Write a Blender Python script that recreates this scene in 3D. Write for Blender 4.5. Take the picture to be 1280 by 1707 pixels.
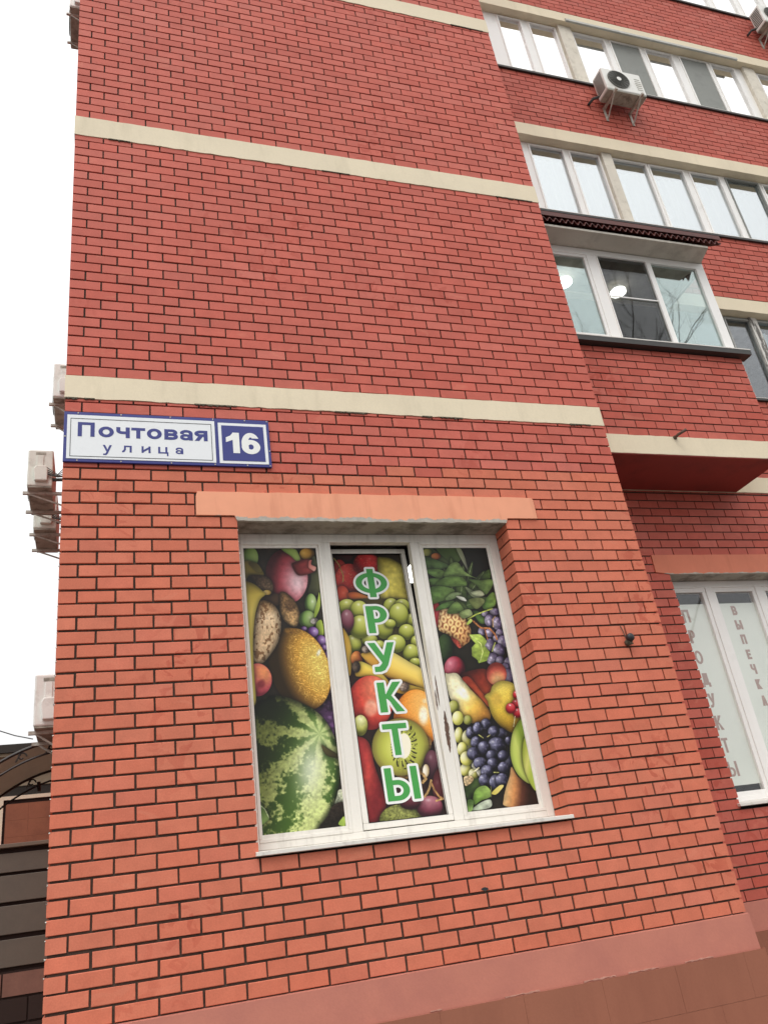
import bpy, bmesh, math, random
import numpy as np
from mathutils import Matrix, Vector
S=bpy.context.scene; COL=S.collection
for o in list(bpy.data.objects): bpy.data.objects.remove(o)
R=math.radians
# ------------------------------------------------------------------ camera
CAM=Vector((0.289,-5.856,1.596)); YAW,PITCH,ROLL=0.3638,0.4448,-0.1495
fw=Vector((math.sin(YAW)*math.cos(PITCH),math.cos(YAW)*math.cos(PITCH),math.sin(PITCH)))
rt=Vector((math.cos(YAW),-math.sin(YAW),0)); up=rt.cross(fw)
cr=math.cos(ROLL)*rt+math.sin(ROLL)*up; cu=-math.sin(ROLL)*rt+math.cos(ROLL)*up
cd=bpy.data.cameras.new('camera'); cam=bpy.data.objects.new('camera',cd); COL.objects.link(cam)
m=Matrix((cr,cu,-fw)).transposed().to_4x4(); m.translation=CAM; cam.matrix_world=m
cd.sensor_fit='HORIZONTAL'; cd.sensor_width=36; cd.lens=1383.3/1280*36; cd.clip_start=.05; cd.clip_end=2000
S.camera=cam; S.render.resolution_x=767; S.render.resolution_y=1024
# ------------------------------------------------------------------ sky, sun, exposure (bright overcast day)
SUN_EL,SUN_AZ=R(58),R(-150)       # a pale sun high behind the photographer, well veiled
wd=bpy.data.worlds.new('World'); S.world=wd; wd.use_nodes=True; nt=wd.node_tree; nt.nodes.clear()
sky=nt.nodes.new('ShaderNodeTexSky'); sky.sky_type='NISHITA'; sky.sun_disc=False; sky.sun_elevation=SUN_EL; sky.sun_rotation=SUN_AZ
sky.air_density=1.; sky.dust_density=4.; sky.ozone_density=1.
hs=nt.nodes.new('ShaderNodeHueSaturation'); hs.inputs['Saturation'].default_value=.10
mx=nt.nodes.new('ShaderNodeMix'); mx.data_type='RGBA'; mx.inputs[0].default_value=.72; mx.inputs['B'].default_value=(8.8,8.75,8.7,1)
bg=nt.nodes.new('ShaderNodeBackground'); bg.inputs['Strength'].default_value=.14; ow=nt.nodes.new('ShaderNodeOutputWorld')
nt.links.new(sky.outputs[0],hs.inputs['Color']); nt.links.new(hs.outputs[0],mx.inputs['A']); # overcast sky: the cloud layer is brightest overhead
tc=nt.nodes.new('ShaderNodeTexCoord'); sz=nt.nodes.new('ShaderNodeSeparateXYZ'); mr=nt.nodes.new('ShaderNodeMapRange'); mr.inputs[1].default_value=0; mr.inputs[2].default_value=1; mr.inputs[3].default_value=.58; mr.inputs[4].default_value=1.15
sv=nt.nodes.new('ShaderNodeVectorMath'); sv.operation='SCALE'; nt.links.new(tc.outputs['Generated'],sz.inputs[0]); nt.links.new(sz.outputs['Z'],mr.inputs[0]); nt.links.new(mx.outputs['Result'],sv.inputs[0]); nt.links.new(mr.outputs[0],sv.inputs['Scale']); nt.links.new(sv.outputs[0],bg.inputs['Color']); nt.links.new(bg.outputs[0],ow.inputs[0])
sl=bpy.data.lights.new('sun','SUN'); sl.energy=.6; sl.angle=R(40); sl.color=(1,.965,.91); so=bpy.data.objects.new('sun',sl); COL.objects.link(so)
sd=Vector((math.cos(SUN_EL)*math.sin(SUN_AZ),math.cos(SUN_EL)*math.cos(SUN_AZ),math.sin(SUN_EL)))
so.rotation_euler=(-sd).to_track_quat('-Z','Y').to_euler(); so.location=(0,-20,30)
S.view_settings.view_transform='Standard'; S.view_settings.look='None'; S.view_settings.exposure=.49; S.view_settings.gamma=1; S.view_settings.use_curve_mapping=False
S.render.engine='CYCLES'; S.cycles.max_bounces=8; S.cycles.transparent_max_bounces=12
rnd=random.Random(7)
# ------------------------------------------------------------------ materials
def srgb(h):
    c=[int(h[i:i+2],16)/255 for i in (0,2,4)]; return tuple(x/12.92 if x<.04045 else ((x+.055)/1.055)**2.4 for x in c)+(1,)
def nodes(name):
    mt=bpy.data.materials.new(name); mt.use_nodes=True; t=mt.node_tree; return mt,t,t.nodes['Principled BSDF'],t.nodes,t.links
def noise(t,scale,detail=3,rough=.55,vec=None,dist=0):
    n=t.nodes.new('ShaderNodeTexNoise'); n.inputs['Scale'].default_value=scale; n.inputs['Detail'].default_value=detail; n.inputs['Roughness'].default_value=rough; n.inputs['Distortion'].default_value=dist
    if vec: t.links.new(vec,n.inputs['Vector'])
    return n
def maprange(t,src,a,b,c,d):
    n=t.nodes.new('ShaderNodeMapRange'); n.inputs[1].default_value=a;n.inputs[2].default_value=b;n.inputs[3].default_value=c;n.inputs[4].default_value=d; n.clamp=True; t.links.new(src,n.inputs[0]); return n.outputs[0]
def mixc(t,fac,a,b,mode='MIX'):
    n=t.nodes.new('ShaderNodeMix'); n.data_type='RGBA'; n.blend_type=mode
    for s,v in ((0,fac),('A',a),('B',b)):
        i=n.inputs[s] if s==0 else n.inputs[s]
        if hasattr(v,'links') or hasattr(v,'is_output'): t.links.new(v,i)
        else: i.default_value=v
    return n.outputs['Result']
def wpos(t):
    g=t.nodes.new('ShaderNodeNewGeometry'); return g.outputs['Position']
def stretch(t,vec,s):
    n=t.nodes.new('ShaderNodeMapping'); n.inputs['Scale'].default_value=s; t.links.new(vec,n.inputs['Vector']); return n.outputs[0]
def mat(name,col,rough=.6,var=.12,vscale=3.,dirt=None,damt=.5,dscale=6.,dlo=.5,dhi=.68,fine=60.,bump=.0,metal=0.,spec=.5,streak=False):
    mt,t,b,N,L=nodes(name); c=srgb(col) if isinstance(col,str) else tuple(col)+(1,)
    P=wpos(t); n=noise(t,vscale,4,.6,P); f=maprange(t,n.outputs['Fac'],.3,.7,1-var,1+var)
    v=mixc(t,1.,c,(1,1,1,1),'MULTIPLY'); vm=t.nodes.new('ShaderNodeVectorMath'); vm.operation='SCALE'; L.new(v,vm.inputs[0]); L.new(f,vm.inputs['Scale']); out=vm.outputs[0]
    n2=noise(t,fine,2,.6,P); f2=maprange(t,n2.outputs['Fac'],.3,.7,1-var*.5,1+var*.5); vm2=t.nodes.new('ShaderNodeVectorMath'); vm2.operation='SCALE'; L.new(out,vm2.inputs[0]); L.new(f2,vm2.inputs['Scale']); out=vm2.outputs[0]
    if dirt:
        d=noise(t,dscale,6,.65,stretch(t,P,(1,1,.18)) if streak else P); df=maprange(t,d.outputs['Fac'],dlo,dhi,0,damt); out=mixc(t,df,out,srgb(dirt))
    L.new(out,b.inputs['Base Color']); b.inputs['Roughness'].default_value=rough; b.inputs['Metallic'].default_value=metal; b.inputs['Specular IOR Level'].default_value=spec
    if bump:
        bp=t.nodes.new('ShaderNodeBump'); bp.inputs['Strength'].default_value=bump; bp.inputs['Distance'].default_value=.004; L.new(n2.outputs['Fac'],bp.inputs['Height']); L.new(bp.outputs[0],b.inputs['Normal'])
    return mt
def brick_mat():
    mt,t,b,N,L=nodes('painted_brick'); P=wpos(t)
    at=N.new('ShaderNodeAttribute'); at.attribute_name='bc'; oi=N.new('ShaderNodeObjectInfo')
    base=mixc(t,1.,at.outputs['Color'],oi.outputs['Color'],'ADD')
    n=noise(t,5.5,5,.62,P); f=maprange(t,n.outputs['Fac'],.3,.7,.90,1.08)
    n2=noise(t,90,2,.6,P); f2=maprange(t,n2.outputs['Fac'],.3,.7,.94,1.05); mm=N.new('ShaderNodeMath'); mm.operation='MULTIPLY'; L.new(f,mm.inputs[0]); L.new(f2,mm.inputs[1])
    vm=N.new('ShaderNodeVectorMath'); vm.operation='SCALE'; L.new(base,vm.inputs[0]); L.new(mm.outputs[0],vm.inputs['Scale'])
    # brushed-on paint worn thin in places
    w=noise(t,7,3,.5,P,1.2); lm=noise(t,.75,2,.5,P); lf=maprange(t,lm.outputs['Fac'],.54,.64,.12,1.); wf0=maprange(t,w.outputs['Fac'],.55,.60,0,.45); wm_=N.new('ShaderNodeMath'); wm_.operation='MULTIPLY'; L.new(lf,wm_.inputs[0]); L.new(wf0,wm_.inputs[1]); wf=wm_.outputs[0]; c2=mixc(t,wf,vm.outputs[0],srgb('a8402f'))
    w2=noise(t,4.2,4,.55,stretch(t,P,(1,1,2.2)),.8); wf2=maprange(t,w2.outputs['Fac'],.62,.69,0,.18); c3=mixc(t,wf2,c2,srgb('d98f74'))
    L.new(c3,b.inputs['Base Color']); b.inputs['Roughness'].default_value=.66; b.inputs['Specular IOR Level'].default_value=.28
    bp=N.new('ShaderNodeBump'); bp.inputs['Strength'].default_value=.25; bp.inputs['Distance'].default_value=.003; L.new(n2.outputs['Fac'],bp.inputs['Height']); L.new(bp.outputs[0],b.inputs['Normal'])
    return mt
def glass_mat(name,refl,tint=(.93,.96,.97),gcol=(.95,.97,1),rough=.02,wavy=0.):
    mt,t,b,N,L=nodes(name); N.remove(b); o=N['Material Output']; tr=N.new('ShaderNodeBsdfTransparent'); tr.inputs[0].default_value=tint+(1,)
    gl=N.new('ShaderNodeBsdfGlossy'); gl.inputs['Color'].default_value=gcol+(1,); gl.inputs['Roughness'].default_value=rough
    lw=N.new('ShaderNodeLayerWeight'); pw=N.new('ShaderNodeMath'); pw.operation='POWER'; pw.inputs[1].default_value=4.; L.new(lw.outputs['Facing'],pw.inputs[0]); f=maprange(t,pw.outputs[0],0,1,refl,1)
    if wavy:
        bp=N.new('ShaderNodeBump'); bp.inputs['Strength'].default_value=wavy; bp.inputs['Distance'].default_value=.02; n=noise(t,1.6,2,.5,wpos(t)); L.new(n.outputs['Fac'],bp.inputs['Height']); L.new(bp.outputs[0],gl.inputs['Normal'])
    mx=N.new('ShaderNodeMixShader'); L.new(f,mx.inputs[0]); L.new(tr.outputs[0],mx.inputs[1]); L.new(gl.outputs[0],mx.inputs[2]); L.new(mx.outputs[0],o.inputs[0]); return mt
def emit_mat(name,col,st):
    mt,t,b,N,L=nodes(name); b.inputs['Base Color'].default_value=srgb(col); b.inputs['Emission Color'].default_value=srgb(col); b.inputs['Emission Strength'].default_value=st; return mt
def wear_mat(name,col,under,z,h,thr=.5):
    """paint that has flaked off along a lower edge (own ragged shape), showing what is under it"""
    mt,t,b,N,L=nodes(name); P=wpos(t); sx=N.new('ShaderNodeSeparateXYZ'); L.new(P,sx.inputs[0])
    g=maprange(t,sx.outputs['Z'],z,z+h,.5,-.25); n=noise(t,9,5,.65,P); ad=N.new('ShaderNodeMath'); L.new(g,ad.inputs[0]); L.new(n.outputs['Fac'],ad.inputs[1])
    f=maprange(t,ad.outputs[0],thr+.26,thr+.30,0,1); n2=noise(t,2.2,4,.6,P); v=maprange(t,n2.outputs['Fac'],.3,.7,.93,1.07)
    vm=N.new('ShaderNodeVectorMath'); vm.operation='SCALE'; vm.inputs[0].default_value=srgb(col)[:3]; L.new(v,vm.inputs['Scale'])
    n3=noise(t,25,3,.6,P); u=mixc(t,n3.outputs['Fac'],srgb(under),srgb('c9c2b6')); st=noise(t,7,5,.6,stretch(t,P,(1,1,.12))); sf=maprange(t,st.outputs['Fac'],.52,.72,0,.35); base=mixc(t,sf,vm.outputs[0],srgb('b8694c')); L.new(mixc(t,f,base,u),b.inputs['Base Color']); b.inputs['Roughness'].default_value=.75
    return mt
M={}
M['brick']=brick_mat()
M['mortar']=mat('dark_mortar','4b3d34',.95,.3,4,'2c211a',.6,16,bump=.5)
M['cream']=mat('cream_paint','e4d6ba',.7,.05,1.5,'b5a98e',.32,5.5,.54,.78,bump=.2,streak=True)
M['crumb']=mat('old_mortar','5b5648',.95,.3,30,bump=.6)
M['lintel']=wear_mat('lintel_paint','eda381','8f8a80',4.485,.085,.44)
M['lintel2']=wear_mat('wing_lintel_paint','d27c60','8f8a80',4.50,.05,.52)
M['soffit']=mat('grey_plaster','a39c90',.9,.12,3,'5c544b',.7,5,.46,.62,bump=.3)
M['redsoffit']=mat('dark_red_paint','8a3028',.7,.10,1.5,'5e231e',.5,2.5,.5,.7,bump=.2)
M['pvc']=mat('white_pvc','ebe7de',.38,.03,2,'8f877c',.42,11,.52,.80,streak=True)
M['pvc2']=mat('clean_white_pvc','f4f2ee',.35,.02,2,'b9b3aa',.3,4,.58,.8)
M['sillm']=mat('sill_metal','e2ded6',.4,.04,3,'8a847a',.5,9,.55,.75)
M['darksill']=mat('dark_drip_metal','343331',.5,.1,5)
M['gasket']=mat('black_gasket','1c1b1a',.6,.05)
M['plinth']=mat('salmon_plinth_paint','b87463',.8,.05,2.2,'a8685c',.45,2.0,.44,.60,bump=.2)
M['tile']=mat('brown_plinth_tile','955c46',.65,.07,1.2,'804a37',.5,2.2,.42,.66,bump=.1,streak=True)
M['grout']=mat('tile_joint','7c4a38',.9,.1)
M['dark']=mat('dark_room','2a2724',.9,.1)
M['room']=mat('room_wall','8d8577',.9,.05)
M['acw']=mat('ac_casing','e8e7e1',.45,.04,3,'9b9283',.5,5,.5,.72)
M['acb']=mat('ac_casing_aged','dedfd4',.5,.05,3,'93907f',.5,5,.52,.72)
M['acd']=mat('ac_grille','5a5a52',.5,.1,20)
M['acg']=mat('ac_base','a9a79a',.7,.15,6,'4d443b',.6,8,.48,.65)
M['steel']=mat('bracket_steel','bdb8ad',.5,.1,8,'7a5b45',.6,12,.5,.66)
M['rubber']=mat('pipe_insulation','4c4a48',.9,.1,20)
M['signblue']=mat('sign_blue','28307e',.42,.03,3)
M['signwhite']=mat('sign_white','e9ecee',.38,.02,2,'b9bcc0',.3,4,.6,.8)
M['black']=mat('black_plastic','26282c',.45,.1)
M['rust']=mat('rusty_pipe','6b5346',.8,.2,25,'3c2f28',.6,20)
M['green']=mat('letter_green','3f9c45',.5,.03)
M['lwhite']=mat('letter_white','eeefec',.5,.02)
M['frost']=mat('frosted_film','e9eee8',.5,.02,1.2,'dbe3dc',.5,.9,.45,.6)
M['frostl']=mat('faded_letter_film','ae928a',.5,.05)
M['curtain']=mat('pale_curtain','b7c5c8',.85,.06,2.5,'8fa0a5',.5,2.2,.45,.62,streak=True)
M['curtain2']=mat('white_curtain','dfe3e4',.85,.06,1.5)
M['net']=mat('insect_net','8f918c',.8,.05,3,'6c6e6b',.4,3)
M['post']=mat('concrete_post','ded7c8',.85,.06,4,'a39a88',.45,6,.5,.7,bump=.3)
M['wood']=mat('flaking_white_wood','d9d6cf',.7,.08,8,'4f4a45',.9,14,.47,.53,streak=True)
M['paintedge']=mat('chipped_paint_edge','b98a7a',.8,.15,12,'9a6a5c',.6,20)
M['fleck']=mat('white_fleck','efeae2',.9,.05)
M['timber']=mat('grey_timber_frame','a9aaa6',.6,.06,4,'7f807c',.5,8)
M['roof']=mat('brown_corrugated','5c2a23',.5,.12,4,'3a201c',.5,9)
M['fence']=mat('fence_slat','5c5146',.55,.06,1.5,'433d37',.4,2)
M['fencecap']=mat('fence_cap','6a5a4c',.6,.08,3)
M['fbrick']=mat('fence_brick','7a5548',.8,.12,6)
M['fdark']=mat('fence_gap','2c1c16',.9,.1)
M['abrick']=mat('annex_tile','96593f',.7,.1,3,'6a3a2a',.4,2)
M['atrim']=mat('pale_trim','ead6bd',.6,.05)
M['awall']=mat('annex_dark','33302c',.8,.1)
M['abeige']=mat('annex_beige','a39a84',.85,.08,3,'6f6856',.5,4)
M['iron']=mat('wrought_iron','2c2624',.5,.1)
M['poly']=mat('smoked_canopy_sheet','aaa093',.35,.08,1.2,'857b6e',.4,1.5)
def _tl(mt):
    t=mt.node_tree; N=t.nodes; b=N['Principled BSDF']; tl=N.new('ShaderNodeBsdfTranslucent'); tl.inputs[0].default_value=srgb('b5ab9e'); mx=N.new('ShaderNodeMixShader'); mx.inputs[0].default_value=.45
    t.links.new(b.outputs[0],mx.inputs[1]); t.links.new(tl.outputs[0],mx.inputs[2]); t.links.new(mx.outputs[0],N['Material Output'].inputs[0])
_tl(M['poly'])
M['asphalt']=mat('asphalt','4a4a4a',.9,.15,.4,bump=.3)
M['paving']=mat('paving','7d776f',.85,.1,.7,'67625b',.4,1.2)
M['kerb']=mat('kerb_stone','a8a49c',.85,.1,2)
M['glass']=glass_mat('window_glass',.30,wavy=.02)
M['mirror']=glass_mat('mirror_film_glass',.90,gcol=(1,1,1))
M['mid']=glass_mat('pale_glass',.60,tint=(.975,.98,.975),wavy=.08,gcol=(.80,.84,.855))
M['dim']=glass_mat('dim_glass',.10,wavy=.04)
M['shop']=glass_mat('shop_glass',.05,tint=(.985,.985,.975),wavy=.02)
M['flash']=mat('galvanised_flashing','b9b9b3',.5,.08,4,'8a8a86',.4,6)
M['bay']=glass_mat('bay_glass',.36,wavy=.04,gcol=(.66,.77,.75))
M['bark']=mat('grey_bark','5a5048',.9,.15,3)
M['eave']=mat('shaded_eave_board','c9c3b7',.7,.06,2,'8d857a',.5,3,.5,.7)
M['net2']=glass_mat('fine_net',.02,tint=(.62,.62,.61))
M['lamp']=emit_mat('lit_lamp','fffdf5',5)
# ------------------------------------------------------------------ mesh helpers
class MB:
    def __init__(s): s.v=[]; s.f=[]; s.c=[]
    def quad(s,*p,col=None):
        i=len(s.v); s.v+= [tuple(q) for q in p]; s.f.append(tuple(range(i,i+len(p)))); s.c.append(col); return s
    def box(s,x0,x1,y0,y1,z0,z1,col=None,skip=''):
        if x1<x0:x0,x1=x1,x0
        if y1<y0:y0,y1=y1,y0
        if z1<z0:z0,z1=z1,z0
        i=len(s.v); s.v+=[(x0,y0,z0),(x1,y0,z0),(x1,y1,z0),(x0,y1,z0),(x0,y0,z1),(x1,y0,z1),(x1,y1,z1),(x0,y1,z1)]
        for k,f in (('d',(0,3,2,1)),('u',(4,5,6,7)),('f',(0,1,5,4)),('r',(1,2,6,5)),('b',(2,3,7,6)),('l',(3,0,4,7))):
            if k not in skip: s.f.append(tuple(i+a for a in f)); s.c.append(col)
        return s
    def tube(s,pts,r,n=8,cap=True):
        pts=[Vector(p) for p in pts]; rings=[]
        for i,p in enumerate(pts):
            a=pts[max(0,i-1)]; b=pts[min(len(pts)-1,i+1)]; d=(b-a).normalized(); h=Vector((0,0,1)) if abs(d.z)<.9 else Vector((1,0,0))
            e1=d.cross(h).normalized(); e2=d.cross(e1).normalized(); rr=r[i] if isinstance(r,(list,tuple)) else r
            k=len(s.v); s.v+=[tuple(p+rr*(math.cos(t)*e1+math.sin(t)*e2)) for t in [2*math.pi*j/n for j in range(n)]]; rings.append(k)
        for a,b in zip(rings,rings[1:]):
            for j in range(n): s.f.append((a+j,a+(j+1)%n,b+(j+1)%n,b+j)); s.c.append(None)
        if cap: s.f.append(tuple(rings[0]+j for j in range(n))[::-1]); s.c.append(None); s.f.append(tuple(rings[-1]+j for j in range(n))); s.c.append(None)
        return s
    def prism(s,poly,ax,a,b):
        """closed outline in the plane normal to axis ax, from a to b"""
        def P(u,v,w): return {'x':(w,u,v),'y':(u,w,v),'z':(u,v,w)}[ax]
        n=len(poly); i=len(s.v); s.v+=[P(u,v,a) for u,v in poly]+[P(u,v,b) for u,v in poly]
        s.f.append(tuple(i+j for j in range(n))); s.f.append(tuple(i+n+j for j in range(n))[::-1]); s.c+=[None,None]
        for j in range(n): s.f.append((i+j,i+n+j,i+n+(j+1)%n,i+(j+1)%n)); s.c.append(None)
        return s
    def mesh(s,name,m,smooth=False,fix=True):
        me=bpy.data.meshes.new(name); me.from_pydata(s.v,[],s.f)
        if fix:
            bm=bmesh.new(); bm.from_mesh(me); bmesh.ops.recalc_face_normals(bm,faces=bm.faces); bm.to_mesh(me); bm.free()
        if any(c is not None for c in s.c):
            at=me.color_attributes.new('bc','FLOAT_COLOR','CORNER'); arr=[]
            for f,c in zip(s.f,s.c): arr+=list((c or (0,0,0))[:3]+(1,))*len(f)
            at.data.foreach_set('color',arr)
        me.materials.append(m)
        if smooth: me.polygons.foreach_set('use_smooth',[True]*len(me.polygons))
        return me
    def build(s,name,m,parent=None,smooth=False,fix=True,bev=0):
        o=bpy.data.objects.new(name,s.mesh(name,m,smooth,fix)); COL.objects.link(o)
        if parent: o.parent=parent
        if bev:
            b=o.modifiers.new('bevel','BEVEL'); b.width=bev; b.segments=2; b.limit_method='ANGLE'
        return o
def thing(name,label,cat,loc=(0,0,0),rz=0,group=None):
    o=bpy.data.objects.new(name,None); COL.objects.link(o); o.location=loc; o.rotation_euler=(0,0,rz); o.empty_display_size=.1
    tag(o,label,cat,group); return o
def tag(o,label,cat,group=None):
    o['label']=label; o['category']=cat
    if group: o['group']=group
    return o
def struct(o): o['kind']='structure'; return o
def copy_tree(o,parent=None):
    c=o.copy(); COL.objects.link(c); c.parent=parent
    for ch in list(o.children): copy_tree(ch,c)
    return c
# ---- lettering: each glyph is drawn from bars, slanted bars and bowls, contoured and filled as a flat mesh
def _poly(X,Y,q):
    ins=np.zeros(X.shape,bool); n=len(q); d=np.full(X.shape,1e9)
    for i in range(n):
        (x1,y1),(x2,y2)=q[i],q[(i+1)%n]
        if y1!=y2: ins^=((y1>Y)!=(y2>Y))&(X<(x2-x1)*(Y-y1)/(y2-y1)+x1)
        vx,vy=x2-x1,y2-y1; t=np.clip(((X-x1)*vx+(Y-y1)*vy)/(vx*vx+vy*vy+1e-12),0,1); d=np.minimum(d,np.hypot(X-x1-t*vx,Y-y1-t*vy))
    return np.where(ins,-d,d)
def _box(X,Y,x0,y0,x1,y1): return _poly(X,Y,[(x0,y0),(x1,y0),(x1,y1),(x0,y1)])
def _ell(X,Y,cx,cy,rx,ry): return _poly(X,Y,[(cx+rx*math.cos(a),cy+ry*math.sin(a)) for a in [2*math.pi*i/44 for i in range(44)]])
def _ring(X,Y,cx,cy,rx,ry,t,b,clip=None):
    d=np.maximum(_ell(X,Y,cx,cy,rx,ry),-_ell(X,Y,cx,cy,rx-t,ry-b)); return np.maximum(d,_box(X,Y,*clip)) if clip else d
def glyph(ch,w,t,b,X,Y):
    B_=lambda *a:_box(X,Y,*a); P_=lambda *q:_poly(X,Y,q); R_=lambda *a,**k:_ring(X,Y,*a,**k); o=[]
    if ch in 'Пп': o=[B_(0,0,t,1),B_(w-t,0,w,1),B_(0,1-b,w,1)]
    elif ch in 'оО': o=[R_(w/2,.5,w/2,.5,t,b)]
    elif ch in 'чЧ': o=[B_(w-t,0,w,1),B_(0,.66,t,1),R_(t+.2,.66,t+.2,.30,t,b,clip=(-1,-1,t+.2,.66)),B_(t+.2,.36,w,.36+b)]
    elif ch in 'тТ': o=[B_(0,1-b,w,1),B_(w/2-t/2,0,w/2+t/2,1)]
    elif ch in 'вВ': u=(.5-b/2+1)/2; v=(.5+b/2)/2; o=[B_(0,0,t,1),B_(0,1-b,w*.55,1),B_(0,.5-b/2,w*.55,.5+b/2),B_(0,0,w*.55,b),R_(w*.55,u,w*.41,1-u,t,b,clip=(w*.55,0,9,9)),R_(w*.55,v,w*.45,v,t,b,clip=(w*.55,-1,9,9))]
    elif ch=='а': o=[B_(w-t,0,w,.68),R_(w*.5,.68,w*.5,.32,t,b*.95,clip=(-1,.68,9,9)),B_(w*.03,.60,w*.03+t*.9,.69),R_(w*.44,.30,w*.44,.30,t*.9,b*.9)]
    elif ch=='А': o=[P_((0,0),(t*1.1,0),(w/2+t*.3,1),(w/2-t*.55,1)),P_((w,0),(w-t*1.1,0),(w/2-t*.3,1),(w/2+t*.55,1)),B_(w*.22,.24,w*.78,.24+b)]
    elif ch=='я': o=[B_(w-t,0,w,1),R_(w*.45,.70,w*.45,.30,t,b,clip=(-1,-1,w*.45,9)),B_(w*.45,1-b,w,1),B_(w*.45,.40,w,.40+b),P_((0,0),(t*1.2,0),(w*.66,.45),(w*.62-t*1.05,.45))]
    elif ch=='у': o=[P_((0,1),(t*1.1,1),(w*.60,.42),(w*.46,.26)),P_((w-t*1.1,1),(w,1),(w*.55,.13),(w*.40,0),(w*.06,0),(w*.06,b),(w*.30,b),(w*.41,.30))]
    elif ch=='У': o=[P_((0,1),(t*1.2,1),(w*.60,.46),(w*.49,.26)),P_((w-t*1.15,1),(w,1),(w*.66,.22),(w*.52,.05),(w*.36,0),(w*.14,0),(w*.14,b),(w*.32,b*1.05),(w*.42,.26))]
    elif ch=='л': o=[B_(w-t,0,w,1),B_(.2*w,1-b,w,1),P_((.2*w,1),(.2*w+t,1),(.2*w+t*.9,.40),(.16*w+t*.5,.08),(.1*w,0),(0,0),(0,b),(.1*w,b+.06),(.19*w,.45))]
    elif ch=='и': o=[B_(0,0,t,1),B_(w-t,0,w,1),P_((t*.5,.04),(t*.5,.36),(w-t*.5,.96),(w-t*.5,.64))]
    elif ch=='ц': o=[B_(0,.27,t,1),B_(.70*w,.27,.70*w+t,1),B_(0,.27,w,.27+b),B_(w-t*.75,0,w,.27+b)]
    elif ch=='Д': o=[B_(w*.74-t,.14,w*.74+t*.4,1),B_(.26*w,1-b,w*.74,1),P_((.22*w,1),(.22*w+t,1),(.22*w+t,.5),(.1*w+t,.14),(.06*w,.14),(.2*w,.5)),B_(0,.14,w,.14+b),B_(0,0,t,.2),B_(w-t,0,w,.2)]
    elif ch=='Е': o=[B_(0,0,t,1),B_(0,1-b,w,1),B_(0,.5-b/2,w*.92,.5+b/2),B_(0,0,w,b)]
    elif ch=='Р': o=[B_(0,0,t*1.25,1),R_(w*.48,.69,w*.52,.31,t*1.2,b*.85,clip=(w*.48,-1,9,9)),B_(0,1-b*.85,w*.48,1),B_(0,.38,w*.48,.38+b*.85)]
    elif ch=='К': o=[B_(0,0,t*1.2,1),P_((t,.42),(t,.52),(w-t*1.35,1),(w,1),(w*.50,.52)),P_((t*1.0,.50),(t*1.3,.60),(w*.52,.56),(w,0),(w-t*1.35,0),(w*.44,.36),(w*.34,.44),(t,.45))]
    elif ch=='Ф': o=[B_(w/2-t*.52,0,w/2+t*.52,1),R_(w/2,.5,w/2,.36,t,b*.8)]
    elif ch=='Ы': q=w*.70; o=[B_(0,0,t*1.1,1),B_(w-t*1.05,0,w,1),R_(q*.48,.31,q*.52,.31,t,b*.85,clip=(q*.48,-1,9,9)),B_(0,.62-b*.85,q*.48,.62),B_(0,0,q*.48,b*.85)]
    elif ch=='1': o=[B_(w-t,0,w,1),P_((w-t*.92,1),(w,1),(w,.72),(w-t,.64),(0,.52),(0,.75),(w*.34,.85))]
    elif ch=='6': o=[R_(w/2,.335,w/2,.335,t,b),R_(w/2,.5,w/2,.5,t,b,clip=(-1,.30,w*.5,9)),R_(w/2,.5,w*.49,.5,t,b,clip=(w*.49,.74,9,9))]
    d=o[0]
    for e in o[1:]: d=np.minimum(d,e)
    return d
def contours(D,xs,ys):
    """marching squares at level zero: closed outlines"""
    nx={}; H,W=D.shape; S_=D<0
    def cross(i,j,k,l):
        a=D[i,j]; b=D[k,l]; f=a/(a-b); return (xs[j]+(xs[l]-xs[j])*f,ys[i]+(ys[k]-ys[i])*f)
    E_={'b':lambda i,j:('h',i,j),'t':lambda i,j:('h',i+1,j),'l':lambda i,j:('v',i,j),'r':lambda i,j:('v',i,j+1)}
    T={1:('l','b'),2:('b','r'),3:('l','r'),4:('r','t'),6:('b','t'),7:('l','t'),8:('t','l'),9:('t','b'),11:('t','r'),12:('r','l'),13:('r','b'),14:('b','l')}
    C_=S_[:-1,:-1]*1+S_[:-1,1:]*2+S_[1:,1:]*4+S_[1:,:-1]*8; pt={}
    for i,j in zip(*np.nonzero((C_>0)&(C_<15))):
        c=int(C_[i,j]); pr=[T[c]] if c in T else ([('l','b'),('r','t')] if c==5 else [('b','r'),('t','l')])
        for a,b in pr:
            ka,kb=E_[a](i,j),E_[b](i,j); nx[ka]=kb
            for k in (ka,kb):
                if k not in pt: pt[k]=cross(k[1],k[2],k[1],k[2]+1) if k[0]=='h' else cross(k[1],k[2],k[1]+1,k[2])
    out=[]
    while nx:
        s,n=nx.popitem(); loop=[pt[s]]
        while n!=s and n in nx: loop.append(pt[n]); n=nx.pop(n)
        if len(loop)>6: out.append(loop)
    return out
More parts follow.
